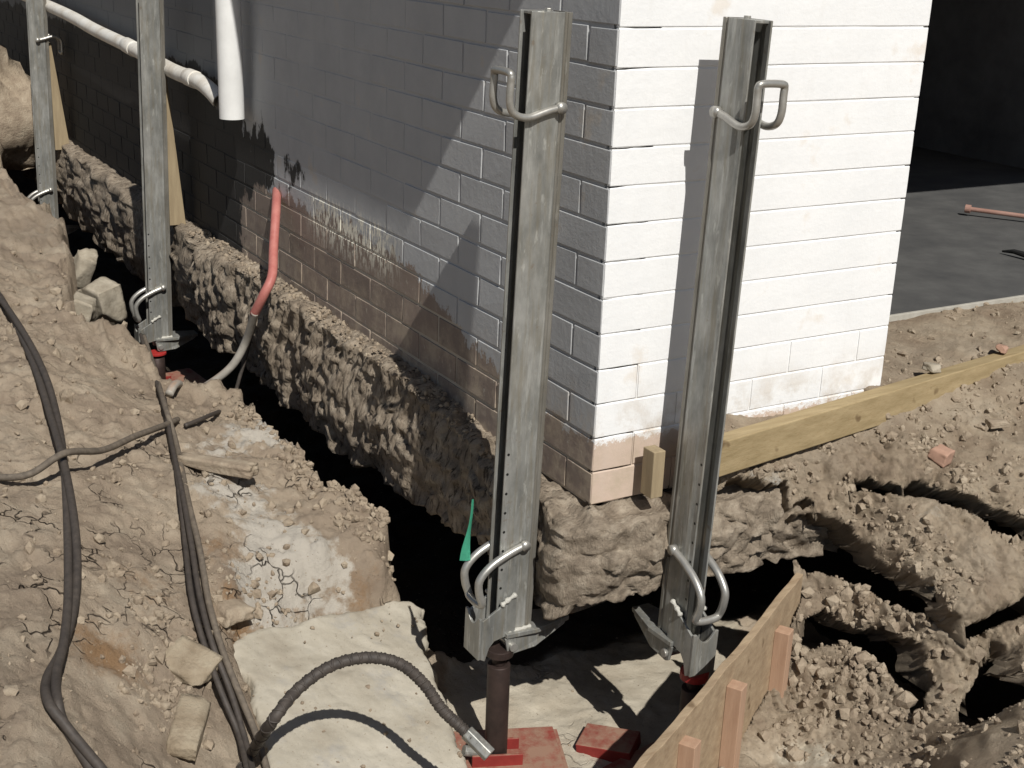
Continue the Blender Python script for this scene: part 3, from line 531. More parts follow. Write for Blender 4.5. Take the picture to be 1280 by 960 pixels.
# footing: one swept rough strip round the corner
def footing():
    st = [(0, 9.2-i*.05, -1, 0) for i in range(int((9.2-2.8)/.05))]+[(0, 2.8-i*.009, -1, 0) for i in range(int(2.8/.009))]
    st += [(0, 0, -math.cos(a), -math.sin(a)) for a in np.linspace(0, math.pi/2, 16)]+[(i*.009, 0, 0, -1) for i in range(1, int(.78/.009))]
    prof = []
    S = np.array(st); n = len(S)
    nt = 64; V = np.zeros((n, nt, 3))
    isf = sstep(-S[:, 3]*1., 0, 1); yy = S[:, 1]
    top = -1.128+.062*sstep(yy, .25, .95); bot = -1.405-.05*sstep(yy, .2, 1.2)+.045*isf
    for k in range(nt):
        t = k/(nt-1)
        if t < .14: f = t/.14; off = -.02+.105*f; z = top-.003*np.ones(n)-.004*f
        elif t < .8: f = (t-.14)/.66; ff = f; off = .085+.02*math.sin(math.pi*min(1, f*1.1)); z = top-.007+(bot-top+.007)*ff
        else: f = (t-.8)/.2; off = .085-.28*f; z = bot+.01*f
        V[:, k, 0] = S[:, 0]+S[:, 2]*off; V[:, k, 1] = S[:, 1]+S[:, 3]*off; V[:, k, 2] = z
    X, Y, Z = V[..., 0], V[..., 1], V[..., 2]; kk = np.arange(nt)/(nt-1); face = (sstep(kk, .08, .16)*(1-.6*sstep(kk, .85, 1)))[None]
    q = Y*(1-isf[:, None])-X*isf[:, None]; V[..., 0] += (.022*fbm(q*3.1, 7+0*Z, Z*2, 3, 261))*S[:, 2:3]*sstep(kk, .06, .2)[None]
    stri = (.55+.9*np.clip(fbm(q*2.3, Z*2.3, 0, 2, 207)+.3, 0, 1))*bill((q+.45*Z)*24, Z*4.5, X*3, 4, 201, .6)*(1-isf[:, None])
    d1, d2, idv = cell(q*16+.5*fbm(q*5, Z*5, 0, 2, 9), Z*16, 203)
    n1 = .007*stri+.013*fbm(q*9, Z*6, X*4, 4, 211)+.012*np.clip((d2-d1)*3, 0, 1)*(.35+.2*isf[:, None])*sstep(fbm(q*3, Z*3, 2, 2, 217), -.3, .4)+.010*(idv-.5)*(.3+.5*isf[:, None])+.03*cell.tilt*(.7+.3*isf[:, None])+.006*fbm(q*40, Z*30, X*20, 3, 219)
    pitd = .014*sstep(fbm(q*12, Z*7, 3, 3, 251), .15, .6)*(1-isf[:, None])
    rag = .02*fbm(q*7, 0*Z, 0, 4, 221)*sstep(kk, .3, .8)[None]+.022*isf[:, None]*fbm(q*5, 2+0*Z, 0, 3, 223)*sstep(kk, .3, .8)[None]
    d = (n1-pitd)*face; V[..., 0] += S[:, 2:3]*d; V[..., 1] += S[:, 3:4]*d; V[..., 2] += rag*.8+.016*(fbm(q*11, 1+0*Z, 0, 4, 227)*np.exp(-((kk-.13)/.07)**2)[None])*(1-.5*isf[:, None])+.007*fbm(X*20, Y*20, Z*20, 3, 231)*(kk > .05)[None]+.012*(1-face)*np.clip(bill(X*25, Y*25, 0, 2, 241), -.3, 1)*(kk < .2)[None]
    idx = np.arange(n*nt).reshape(n, nt); qf = np.stack([idx[:-1, :-1], idx[:-1, 1:], idx[1:, 1:], idx[1:, :-1]], -1).reshape(-1, 4)
    me = bpy.data.meshes.new('footing'); me.from_pydata(V.reshape(-1, 3).tolist(), [], qf.tolist()); me.update(); o = link('footing', me, M['foot'], house)
footing()
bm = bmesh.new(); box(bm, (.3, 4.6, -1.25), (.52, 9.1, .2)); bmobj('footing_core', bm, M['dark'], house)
# ------------------------------------------------------------------ steel lifting posts
LEN = 1.48
def make_post(name, label):
    # local frame: +x towards the wall (toe side), y sideways, z = 0 at the toe plate, column rises to LEN
    t = thing(name, (0, 0, 0), label, 'jacking post', 'steel jacking posts along the footing')
    # column: deep folded channel open away from the wall
    out = [(-.05, -.0255), (-.036, -.0255), (-.022, -.0295), (.030, -.0295), (.034, -.026), (.039, -.026), (.041, -.0295), (.05, -.0295), (.05, .0295), (.041, .0295), (.039, .026), (.034, .026), (.030, .0295), (-.022, .0295), (-.036, .0255), (-.05, .0255)]
    inn = [(-.05, .0205), (-.035, .0205), (-.021, .0245), (.044, .0245), (.044, -.0245), (-.021, -.0245), (-.035, -.0205), (-.05, -.0205)]
    bm = bmesh.new(); prism(bm, [(x, y, .0) for x, y in out+inn], (0, 0, LEN))
    o = bmobj('column', bm, M['column'], t, .0012)
    bm = bmesh.new(); box(bm, (.0, 0, LEN-.004), (.086, .0405, .006)); bmobj('end_plate', bm, M['steel'], t, .001)
    bm = bmesh.new(); cyl(bm, (.005, 0, LEN-.03), (.005, 0, LEN+.006), .008, 6); bmobj('bolt', bm, M['rod'], t, .001)
    # handles: a bent rod straddling the column
    def handle(zp, sgn):
        bm = bmesh.new(); y0 = .036
        if sgn > 0: side = [(.030, zp), (-.0, zp-.006), (-.05, zp-.02), (-.085, zp-.012), (-.098, zp+.012), (-.098, zp+.052), (-.098, zp+.066)]
        else: side = [(.012, zp), (-.03, zp-.014), (-.078, zp-.038), (-.108, zp-.07), (-.108, zp-.105), (-.098, zp-.135)]
        a = [Vector((x, -y0, z)) for x, z in side]; e = side[-1]; k = .008
        yy = y0 if sgn > 0 else y0*.75
        mid = [Vector((e[0]-.002, -yy*.75, e[1]+k*sgn)), Vector((e[0]-.002, yy*.75, e[1]+k*sgn))]
        b = [Vector((x, y0, z)) for x, z in side[::-1]]
        tube(bm, smoothpath(a+mid+b, 7), .0085 if sgn > 0 else .0098, 12)
        for s_ in (-1, 1): cyl(bm, (side[0][0], s_*.029, zp), (side[0][0], s_*.046, zp), .0125, 20)
        return bmobj('handle', bm, M['rod'], t, 0, True)
    handle(LEN-.20, 1); handle(.235, -1)
    # bracket: two cheeks, closing plate, welded to the column foot
    bm = bmesh.new()
    ck = [(.0, .105), (-.085, .055), (-.095, .05), (-.095, -.055), (-.082, -.062), (-.072, -.028), (-.058, -.012), (-.04, -.008), (-.03, -.006), (.0, -.006)]
    n = 9; pl = [(-.0955, -.0375, -.055), (-.0955, .0375, -.055), (-.0955, .0375, .058)]+[(-.0955, .028-.056*i/n, .058-.026*math.sin(math.pi*i/n)) for i in range(n+1)]+[(-.0955, -.0375, .058)]
    prism(bm, pl, (-.007, 0, 0)); br = bmobj('bracket', bm, M['steel'], t, .0015)
    for s_ in (-1, 1):
        bm = bmesh.new(); prism(bm, [(x, s_*.030, z) for x, z in ck], (0, s_*.007, 0)); bmobj('cheek_plate', bm, M['steel'], br, .0015)
        bm = bmesh.new(); pts = smoothpath([(-.004, s_*.0365, .106), (-.03, s_*.038, .094), (-.045, s_*.0375, .083)], 5); tube(bm, pts, lambda q: .006+.002*math.sin(q*17), 8); bmobj('weld_bead', bm, M['weld'], br, 0, True)
    bm = bmesh.new(); tube(bm, smoothpath([(-.02, -.032, .004), (.02, -.034, .005), (.048, -.031, .005)], 5), lambda q: .005+.0015*math.sin(q*23), 8); bmobj('weld_bead', bm, M['weld'], br, 0, True)
    bm = bmesh.new(); prism(bm, [(-.028, -.046, -.008), (.06, -.050, -.008), (.165, -.026, -.008), (.165, .026, -.008), (.06, .050, -.008), (-.028, .046, -.008)], (0, 0, .012)); tp = bmobj('toe_plate', bm, M['steel'], t, .0015)
    for s_ in (-1, 1):
        bm = bmesh.new(); prism(bm, [(-.03, s_*.036, -.010), (.155, s_*.020, -.010), (.150, s_*.020, -.016), (.06, s_*.033, -.052), (-.01, s_*.036, -.056), (-.022, s_*.036, -.05)], (0, s_*.007, 0)); bmobj('gusset', bm, M['steel'], tp, .0015)
    bm = bmesh.new(); cyl(bm, (-.008, -.05, -.035), (-.008, .05, -.035), .011, 20); bmobj('cross_pin', bm, M['rod'], tp, .001)
    return t
def copy_tree(o, parent=None):
    c = o.copy(); COL.objects.link(c)
    if parent: c.parent = parent
    for ch in o.children: copy_tree(ch, c)
    return c
p1 = make_post('steel_post', 'grey steel post in front of the grey side wall, nearest the green strip')
def place(p, bot, top, ang):
    z = (Vector(top)-Vector(bot)).normalized(); x = Vector((math.cos(ang), math.sin(ang), 0)); x = (x-z*x.dot(z)).normalized(); y = z.cross(x)
    p.matrix_world = Matrix(((x.x, y.x, z.x, bot[0]), (x.y, y.y, z.y, bot[1]), (x.z, y.z, z.z, bot[2]), (0, 0, 0, 1)))
def newpost(bot, top, ang, label):
    c = copy_tree(p1); place(c, bot, top, ang); c['label'] = label; return c
T1 = ((-.165, .09, -1.45), (-.134, .082, .03)); T2 = ((.193, -.14, -1.45), (.2375, -.14, .03))
newpost(*T2, R(90), 'grey steel post throwing a long shadow on the sunlit white wall')
newpost((-.165, 3.2, -1.575), (-.145, 3.15, -.115), 0, 'grey steel post beside the white downpipe, crossed by the sloping drain pipe')
newpost((-.165, 5.5, -1.56), (-.145, 5.45, -.08), 0, 'farthest grey steel post, its foot hidden behind the clay bank')
far = [o for o in COL.objects if o.get('category') == 'jacking post' and o is not p1]
for ch in list(far[1].children):
    if ch.name.startswith('handle') and max(v.co.z for v in ch.data.vertices) > 1: bpy.data.objects.remove(ch)
for ch in list(far[2].children):
    if ch.name.startswith('handle') and max(v.co.z for v in ch.data.vertices) > 1: ch.location = (.02, 0, .0); ch.rotation_euler = (0, 0, 0); ch.scale = (-1, 1, 1); ch.matrix_basis = Matrix.Translation((.02, 0, 2.36)) @ Matrix.Diagonal((-1, 1, -1, 1))
place(p1, *T1, 0)
# ------------------------------------------------------------------ hydraulic jacks
def make_jack(label, zb, zt, base=(.30, .24)):
    t = thing('hydraulic_jack', (0, 0, zb), label, 'hydraulic jack', 'red hydraulic jacks under the posts'); h = zt-zb
    bm = bmesh.new(); cyl(bm, (0, 0, .02), (0, 0, h-.05), .029, 28); cyl(bm, (0, 0, h-.05), (0, 0, h-.01), .017, 20); bmobj('cylinder', bm, M['rust'], t, .002, True)
    bm = bmesh.new(); cyl(bm, (0, 0, h-.022), (0, 0, h-.002), .036, 24); bmobj('saddle', bm, M['red'], t, .002)
    a, b = base; bm = bmesh.new(); box(bm, (0, 0, .008), (a, b, .016))
    box(bm, (0, 0, .0255), (a-.03, b-.03, .020))
    bmesh.ops.translate(bm, verts=bm.verts[:], vec=(.035, .02, 0))
    bp_ = bmobj('base_plate', bm, M['redd'], t, .002)
    for s_ in (-1, 1): bm = bmesh.new(); box(bm, (.0, s_*.035, .042), (.13, .008, .05)); bmobj('lug', bm, M['redd'], bp_, .002)
    bm = bmesh.new(); cyl(bm, (-.025, -.01, .055), (-.085, -.02, .075), .014, 16); cyl(bm, (-.055, -.015, .03), (-.055, -.015, .1), .009, 12); f = bmobj('hose_fitting', bm, M['steel'], t, .001)
    return t
j1 = make_jack('tall hydraulic jack with dusty red base under the post nearest the house corner', -1.875, -1.515)
def newjack(x, y, z, a, label):
    c = copy_tree(j1); c.location = (x, y, z); c.rotation_euler = (0, 0, a); c['label'] = label; return c
for ch in j1.children:
    if ch.name.startswith('saddle'): SAD = ch
newjack(.20, -.205, -1.875, R(100), 'hydraulic jack shaded by the plywood board, under the post at the white wall')
j3 = newjack(-.19, 3.17, -1.80, R(5), 'red hydraulic jack deep under the post beside the white downpipe'); j3.scale = (1.15, 1.15, .46)
newjack(-.19, 5.5, -1.86, R(5), 'red hydraulic jack at the foot of the farthest post, mostly hidden by the clay bank')
SAD.data = SAD.data.copy(); SAD.data.materials[0] = M['rust']; j1.location = (-.195, .075, -1.852); j1.rotation_euler = (0, 0, R(-22))
# red channel pieces lying on the pad
def chan(bm, L_, W_, h, th=.006): box(bm, (0, 0, h/2), (L_, W_, th)); box(bm, (0, -W_/2, 0), (L_, th, h)); box(bm, (0, W_/2, 0), (L_, th, h))
bm = bmesh.new(); box(bm, (0, 0, .02), (.15, .10, .04)); o = bmobj('red_block', bm, M['redd'], None, .003); q = P(762, 925, z=-1.83); o.location = (q[0], q[1], -1.862); o.rotation_euler = (R(4), R(-6), R(-52)); tag(o, 'dusty red steel block lying on the pad between the two near jacks', 'steel block')
bm = bmesh.new(); box(bm, (0, 0, .02), (.20, .13, .035)); o = bmobj('red_plate', bm, M['redd'], None, .003); q = P(655, 948, z=-1.83); o.location = (q[0], q[1], -1.868); o.rotation_euler = (R(3), R(2), R(-25)); tag(o, 'wide dusty red steel plate on the pad at the foot of the nearest post', 'steel plate')
# ------------------------------------------------------------------ formwork board and stakes
ang = math.atan2(BD.y, BD.x)
mid = (BA+BB)/2; Lb = (BA-BB).length
bm = bmesh.new()
n = 40; V = [[], [], [], []]
for i in range(n+1):
    f = i/n; p = BA+(BB-BA)*f; wv = .004*math.sin(f*5)+.0015*float(vn(f*25, 0, 0, 4)); zt = -1.295+.003*float(vn(f*30, 1, 0, 9))-.01*f
    for k, (o_, z) in enumerate(((-.009+wv, zt), (.009+wv, zt), (.009+wv, -1.72), (-.009+wv, -1.72))): V[k].append(bm.verts.new((p.x+BN.x*o_, p.y+BN.y*o_, z)))
for i in range(n):
    for k in range(4): bm.faces.new((V[k][i], V[(k+1) % 4][i], V[(k+1) % 4][i+1], V[k][i+1]))
for i in (0, n): bm.faces.new([V[k][i] for k in range(4)])
tag(bmobj('plywood_board', bm, M['ply'], None, .0015), 'long plywood formwork board set on edge between the pit and the loose clay', 'board')
def stake(u, v, zt, tilt, label, wd=.036):
    q = P(u, v, z=zt); s_ = (q[0]-BA.x)*BN.x+(q[1]-BA.y)*BN.y
    x, y = q[0]+BN.x*(.0115+wd/2-s_), q[1]+BN.y*(.0115+wd/2-s_)
    bm = bmesh.new(); h_ = wd/2; rg = [[bm.verts.new((a*k, b*k, z)) for a, b in ((-h_, -h_), (h_, -h_), (h_, h_), (-h_, h_))] for z, k in ((.21, 1), (-.2, 1), (-.3, .15))]
    for r_ in (0, 1):
        for i in range(4): bm.faces.new((rg[r_][i], rg[r_][(i+1) % 4], rg[r_+1][(i+1) % 4], rg[r_+1][i]))
    bm.faces.new(rg[0]); bm.faces.new(rg[2])
    o = bmobj('timber_stake', bm, M['pine'], None, .0015, center=False); o.location = (x, y, zt-.21); o.rotation_euler = (R(tilt), 0, ang); tag(o, label, 'stake', 'pine stakes bracing the plywood board')
stake(990, 790, -1.36, 0, 'pink pine stake at the far end of the plywood board, close to the dark hollow')
stake(928, 858, -1.345, 0, 'tall pine stake in the middle, halfway along the plywood board')
stake(866, 928, -1.345, 1, 'pine stake nearest the camera with a pale sawn top, at the bottom edge')
# treated timber edge board
a = P(880, 560, z=-.94); b = P(1290, 437, z=-.94); A = Vector(a); B = Vector(b); A = A+(B-A).normalized()*.045; B = B+(B-A)*1.2; d = (B-A).normalized(); nn = Vector((-d.y, d.x, 0))
bm = bmesh.new(); prism(bm, [A, A+nn*.045, A+nn*.045-Vector((0, 0, .09)), A-Vector((0, 0, .09))], B-A)
tag(bmobj('timber_beam', bm, M['treated'], None, .003), 'yellow green treated timber edge beam along the foot of the white wall', 'beam')
# packers
def wedge(y, x0, x1, zb, zt, label):
    bm = bmesh.new(); prism(bm, [(x0, y-.02, zb), (x1, y-.02, zb), (x1, y-.02, zt), (x0-.0, y-.02, zt)], (0, .09, 0))
    tag(bmobj('timber_wedge', bm, M['packer'], None, .002), label, 'wedge', 'timber wedges behind the far posts')
def wedge2(y, pts, label):
    bm = bmesh.new(); prism(bm, [(x, y, z) for x, z in pts], (0, .07, 0)); tag(bmobj('timber_wedge', bm, M['packer'], None, .002), label, 'wedge', 'timber wedges behind the far posts')
wedge2(3.16, [(-.098, -.42), (-.105, -1.07), (-.035, -1.07), (-.09, -.42)], 'long thin timber wedge between the wall and the post under the sloping white pipe')
wedge2(5.46, [(-.098, -.5), (-.105, -1.10), (-.02, -1.10), (-.085, -.5)], 'timber wedge behind the farthest post at the left edge')
q = P(818, 595, y=-.085); bm = bmesh.new(); box(bm, (q[0]+.012, -.062, q[2]+.0), (.034, .045, .12)); tag(bmobj('timber_packer', bm, M['packer'], None, .002), 'small yellow timber packer upright between the white wall base and its post', 'packer')
# ------------------------------------------------------------------ pipes
def pipe(name, pts, r, mt, label, couplings=(), group=None):
    t = thing(name, tuple(pts[0]), label, 'pipe', group); o0 = Vector(pts[0])
    bm = bmesh.new(); sp = [p-o0 for p in smoothpath(pts, 10)]; tube(bm, sp, r, 28, cap=False); tube(bm, sp, r-.003, 28, cap=False); bmobj('tube', bm, mt, t, 0, True)
    for i, (a, b) in enumerate(couplings):
        bm = bmesh.new(); a = Vector(a)-o0; b = Vector(b)-o0; tube(bm, [a, b], r+.004, 28); bmobj('coupling', bm, mt, t, .001, True)
    return t
x = -.075
a = [Vector(P(u, v, x=x)) for u, v in ((-60, -42), (62, 8), (120, 38), (165, 60), (215, 88), (245, 100), (262, 112), (276, 128))]
ft = lambda i: a[i]
pipe('drain_pipe', a, .031, M['pvcd'], 'sloping white drain pipe fixed along the shaded side wall', [(a[3]+(a[4]-a[3])*-.15, a[3]+(a[4]-a[3])*.06), (a[4]+(a[5]-a[4])*.7, a[5])])
b = Vector(P(290, 148, x=-.075)); pipe('downpipe', [b, b+Vector((0, 0, .6)), b+Vector((0, 0, 1.4)), b+Vector((0, 0, 1.85))], .046, M['pvc'], 'vertical white downpipe cut off short above the clay, open bottom end', [(b+Vector((0, 0, .62)), b+Vector((0, 0, .72)))])
# ------------------------------------------------------------------ hoses
def hose(name, pts, r, mt, label, grp=None, seg=12, twist=None, ribs=0):
    P_ = smoothpath(pts, 12); bm = bmesh.new()
    if twist:
        n = len(P_); T = [(P_[min(i+1, n-1)]-P_[max(i-1, 0)]).normalized() for i in range(n)]
        for ph in (0, math.pi):
            q = []
            for i, p in enumerate(P_):
                s_ = T[i].cross(Vector((0, 0, 1))).normalized(); u_ = s_.cross(T[i]); an = ph+i*twist; q.append(p+(s_*math.cos(an)+u_*math.sin(an)*.8)*r*.98)
            tube(bm, q, r, seg)
    elif ribs:
        tube(bm, P_, r, seg)
        q = []; n = len(P_); dense = smoothpath(P_, 6); m_ = len(dense)
        for sg in (1, -1):
            q = []
            for i, p in enumerate(dense):
                tt = (dense[min(i+1, m_-1)]-dense[max(i-1, 0)]).normalized(); s_ = tt.cross(Vector((.2, .1, 1))).normalized(); u_ = s_.cross(tt); an = sg*i*ribs; q.append(p+(s_*math.cos(an)+u_*math.sin(an))*r*.96)
            tube(bm, q, r*.2, 5)
    else: tube(bm, P_, r, seg)
    return tag(bmobj(name, bm, mt, None, 0, True), label, 'hose', grp)
GH = 'hydraulic hoses on the clay'
hose('hydraulic_hose', [G(u, v, l) for u, v, l in ((-30, 345, .02), (0, 378, .02), (28, 425, .02), (52, 478, .025), (68, 535, .04), (80, 592, .05), (88, 650, .04), (92, 710, .03), (90, 770, .03), (80, 825, .03), (66, 862, .03), (68, 895, .03), (90, 930, .02), (130, 985, .02))], .0105, M['rubber'], 'thick pair of twisted black hoses running down the left side of the clay bank', GH, twist=.075)
hose('hydraulic_hose', [G(u, v, l) for u, v, l in ((-40, 596, .02), (0, 606, .02), (40, 612, .045), (85, 611, .10), (130, 592, .07), (170, 566, .05), (205, 545, .03), (222, 530, .015))], .0095, M['rubber2'], 'thin hose sagging across the bank and over the twisted pair at the left', GH)
b0 = Vector(P(178, 418, x=-.3)); b0.z = -1.43
def P3(u, v, dist): return Vector(CP+ray(u, v)*dist)
hA = [P3(176, 418, 5.7), P3(183, 445, 5.35)]+[G(u, v, l) for u, v, l in ((200, 500, .03), (212, 550, .02), (224, 620, .03), (232, 690, .03), (240, 760, .035), (256, 830, .05), (278, 890, .05), (300, 940, .04), (312, 990, .03))]
hose('hydraulic_hose', hA, .0075, M['rubber'], 'left strand of the long hoses running from the post bracket down the bank', GH)
hB = [P3(180, 420, 5.68), P3(190, 450, 5.3)]+[G(u, v, l) for u, v, l in ((204, 510, .03), (220, 560, .02), (236, 640, .03), (250, 700, .03), (262, 770, .035), (280, 840, .05), (302, 895, .05), (322, 940, .04), (338, 990, .03))]
hose('hydraulic_hose', hB, .0085, M['rubber2'], 'right strand of the long hoses dropping from the post bracket, dusty grey brown', GH)
hC = [G(u, v, l) for u, v, l in ((206, 510, .03), (214, 560, .03), (228, 630, .045), (240, 700, .05), (250, 765, .05), (266, 835, .07), (290, 895, .06), (308, 950, .05), (318, 990, .04))]
hose('hydraulic_hose', hC, .0075, M['rubber'], 'middle strand between the two other long hoses, lifted clear of the clay', GH)
jf = Vector((-.195-.1, .075+.0, -1.715))
e0 = G(312, 955, .02)
hE = [G(285, 1000, .02), e0]+[P3(u, v, d) for u, v, d in ((338, 905, 2.78), (372, 862, 2.83), (415, 832, 2.87), (460, 822, 2.90), (500, 830, 2.92), (530, 855, 2.94), (552, 886, 2.95), (575, 908, 2.95), (600, 932, 2.94))]
hose('hydraulic_hose', hE, .0125, M['rubber'], 'thick braided black hose arching over the pale pad to the nearest jack', GH, seg=16, ribs=.33)
bm = bmesh.new(); cyl(bm, P3(583, 915, 2.95), P3(612, 944, 2.935), .018, 6); tag(bmobj('hose_coupler', bm, M['steel'], None, .002), 'steel hex coupler joining the braided hose to the nearest jack', 'coupler')
rh = [Vector(P(346, 238, x=.01)), Vector(P(345, 262, x=-.05)), Vector(P(342, 310, x=-.10)), Vector(P(340, 345, x=-.145)), Vector(P(330, 368, x=-.18)), Vector(P(318, 392, x=-.2))]
hose('red_hose', rh, .0165, M['redhose'], 'faded red hose coming out of the side wall', 'conduit out of the wall')
gh = [Vector(P(319, 390, x=-.2)), Vector(P(308, 425, x=-.20)), Vector(P(292, 455, x=-.24)), Vector(P(268, 476, x=-.30)), Vector(P(240, 490, x=-.36)), G(222, 490, .03), G(212, 500, .02)]
hose('grey_hose', gh, .0145, M['greyhose'], 'pale grey hose hanging below the red hose in front of the rough footing', 'conduit out of the wall')
bk = [Vector(P(322, 385, x=-.17)), Vector(P(314, 420, x=-.16)), Vector(P(300, 470, x=-.20)), Vector(P(288, 505, x=-.26)), G(262, 528, .02), G(232, 540, .02)]
hose('black_cable', bk, .007, M['rubber'], 'black cable looping down beside the pale grey hose into the trench', 'conduit out of the wall')
# green plastic strip
a = Vector(P(591, 624, x=-.262)); b = Vector(P(583, 700, x=-.27)); bm = bmesh.new(); R0 = []
for i_ in range(13):
    f = i_/12; c = a+(b-a)*f+Vector((.004*math.sin(f*5), .006*math.sin(f*3.2), 0)); hw = .0025+.011*f; tw = .5*math.sin(f*4); dv = Vector((math.cos(tw)*hw, math.sin(tw)*hw, 0)); R0.append((bm.verts.new(c-dv), bm.verts.new(c+Vector((0, -.003*f, 0))), bm.verts.new(c+dv)))
for p_, q_ in zip(R0[:-1], R0[1:]): bm.faces.new((p_[0], p_[1], q_[1], q_[0])); bm.faces.new((p_[1], p_[2], q_[2], q_[1]))
geo = bmesh.ops.solidify(bm, geom=bm.faces[:], thickness=.0012)
tag(bmobj('plastic_strip', bm, M['green'], None), 'bright green plastic strip hanging behind the nearest post', 'plastic strip')
# porch rod
a = Vector(P(1210, 261, z=-.885)); b = Vector(P(1300, 273, z=-.89)); bm = bmesh.new(); cyl(bm, a, a+(b-a)*1.6, .010, 12); cyl(bm, a-(b-a).normalized()*.012, a+(b-a).normalized()*.012, .018, 16)
tag(bmobj('prop_rod', bm, M['rodm'], None, .001), 'thin rusty rod lying on the dark porch floor', 'rod')
a = Vector(P(1253, 314, z=-.905)); b = Vector(P(1300, 326, z=-.905)); bm = bmesh.new(); tube(bm, [a, a+(b-a)*.3+Vector((0, 0, .01)), b+Vector((0, 0, .005))], lambda t: .004+.010*t, 10); tag(bmobj('black_strip', bm, M['hole'], None), 'black tapered strip lying on the porch floor near the rod', 'floor_strip')  # black tube lying on the floor, thicker towards one end
bm = bmesh.new(); box(bm, (2.55, 4.235, -.78), (3.3, .02, .14)); tag(bmobj('skirting_board', bm, M['slabk'], None, .003), 'grey skirting board along the back wall of the dark porch', 'skirting board')
# ------------------------------------------------------------------ rubble
def rock(name, loc, size, rot, seed, mt, label, cat, group=None, rough=.12, cut=0.):
    bm = bmesh.new(); bmesh.ops.create_cube(bm, size=1); bmesh.ops.subdivide_edges(bm, edges=bm.edges[:], cuts=9, use_grid_fill=True)
    V = np.array([v.co[:] for v in bm.verts]); rnd = random.Random(seed)
    # chop corners off with random planes for an angular chunk
    for k in range(5):
        nrm = np.array([rnd.gauss(0, 1) for _ in range(3)]); nrm /= np.linalg.norm(nrm); lim = rnd.uniform(.42, .56)+cut; dd = V@nrm; V = V-np.outer(np.maximum(dd-lim, 0), nrm)
    nz = fbm(V[:, 0]*3+seed, V[:, 1]*3, V[:, 2]*3, 4, seed); V = V*(1+rough*nz[:, None])*np.array(size)
    for v, c in zip(bm.verts, V): v.co = c
    o = bmobj(name, bm, mt, None, 0, True, center=False); o.location = loc; o.rotation_euler = [R(a) for a in rot]; tag(o, label, cat, group); return o
def at(u, v, z): q = P(u, v, z=z); return (q[0], q[1], z)
RG = 'rubble beside the far posts'
rock('rubble_block', at(128, 377, -1.30), (.11, .15, .16), (10, -12, 25), 3, M['stone'], 'largest grey rubble block with a flat shaded side, right of the pale lump', 'rubble', RG, .06)
rock('rubble_block', at(102, 388, -1.27), (.12, .11, .10), (20, 5, 60), 4, M['stone'], 'pale rounded rubble lump on the edge of the bank', 'rubble', RG, .1)
rock('rubble_block', at(104, 336, -1.42), (.09, .11, .17), (25, 20, 10), 5, M['stone'], 'upper rubble shard leaning in the gap under the farthest post', 'rubble', RG, .08)
q = G(15, 225, 0); 
rock('soil_mound', (-.62, 6.5, -.98), (.9, 1.1, 1.1), (0, 0, 20), 8, M['clod'], 'brown clay heap behind the farthest post at the left edge', 'soil heap', None, .22)
SG = 'stones on the near bank'
def on(u, v, dz): g = G(u, v, dz); return tuple(g)
rock('flat_stone', on(238, 843, .03), (.10, .12, .035), (18, -12, 35), 11, M['slab'], 'flat squarish stone tilted beside the long hoses', 'stone', SG, .04, .1)
rock('flat_stone', on(236, 925, .03), (.07, .17, .04), (10, 8, -28), 12, M['slab'], 'long flat stone at the bottom edge left of the hoses', 'stone', SG, .05, .1)
rock('flat_stone', on(287, 772, .015), (.09, .10, .05), (5, 4, 20), 13, M['clod'], 'yellowish stone at the corner of the pale pad', 'stone', SG, .1)
rock('flat_stone', on(272, 590, .02), (.05, .24, .035), (0, 0, 42), 14, M['clod'], 'long narrow clay slab lying right of the hoses', 'stone', SG, .06, .1)
rock('brick_piece', tuple(GR(1175, 574, .012)), (.05, .05, .04), (10, 5, 20), 21, M['brickfrag'], 'reddish broken brick piece just below the timber beam', 'brick piece', 'brick bits by the timber beam', .05, .06)
rock('brick_piece', tuple(GR(1246, 532, .008)), (.06, .03, .02), (0, 0, -10), 22, M['clod'], 'flat buff brick chip right of the reddish piece', 'brick piece', 'brick bits by the timber beam', .06)
def onR(u, v, z): q = P(u, v, z=z); return (q[0], q[1], z)
rock('brick_piece', onR(1166, 459, -.925), (.05, .035, .02), (5, 8, 10), 23, M['stone'], 'pale stone chip on the soil strip above the timber beam', 'brick piece', 'brick bits by the timber beam', .06)
rock('brick_piece', onR(1252, 436, -.925), (.045, .03, .02), (5, 8, 30), 24, M['brickfrag'], 'small red chip on the soil strip at the right edge', 'brick piece', 'brick bits by the timber beam', .06)
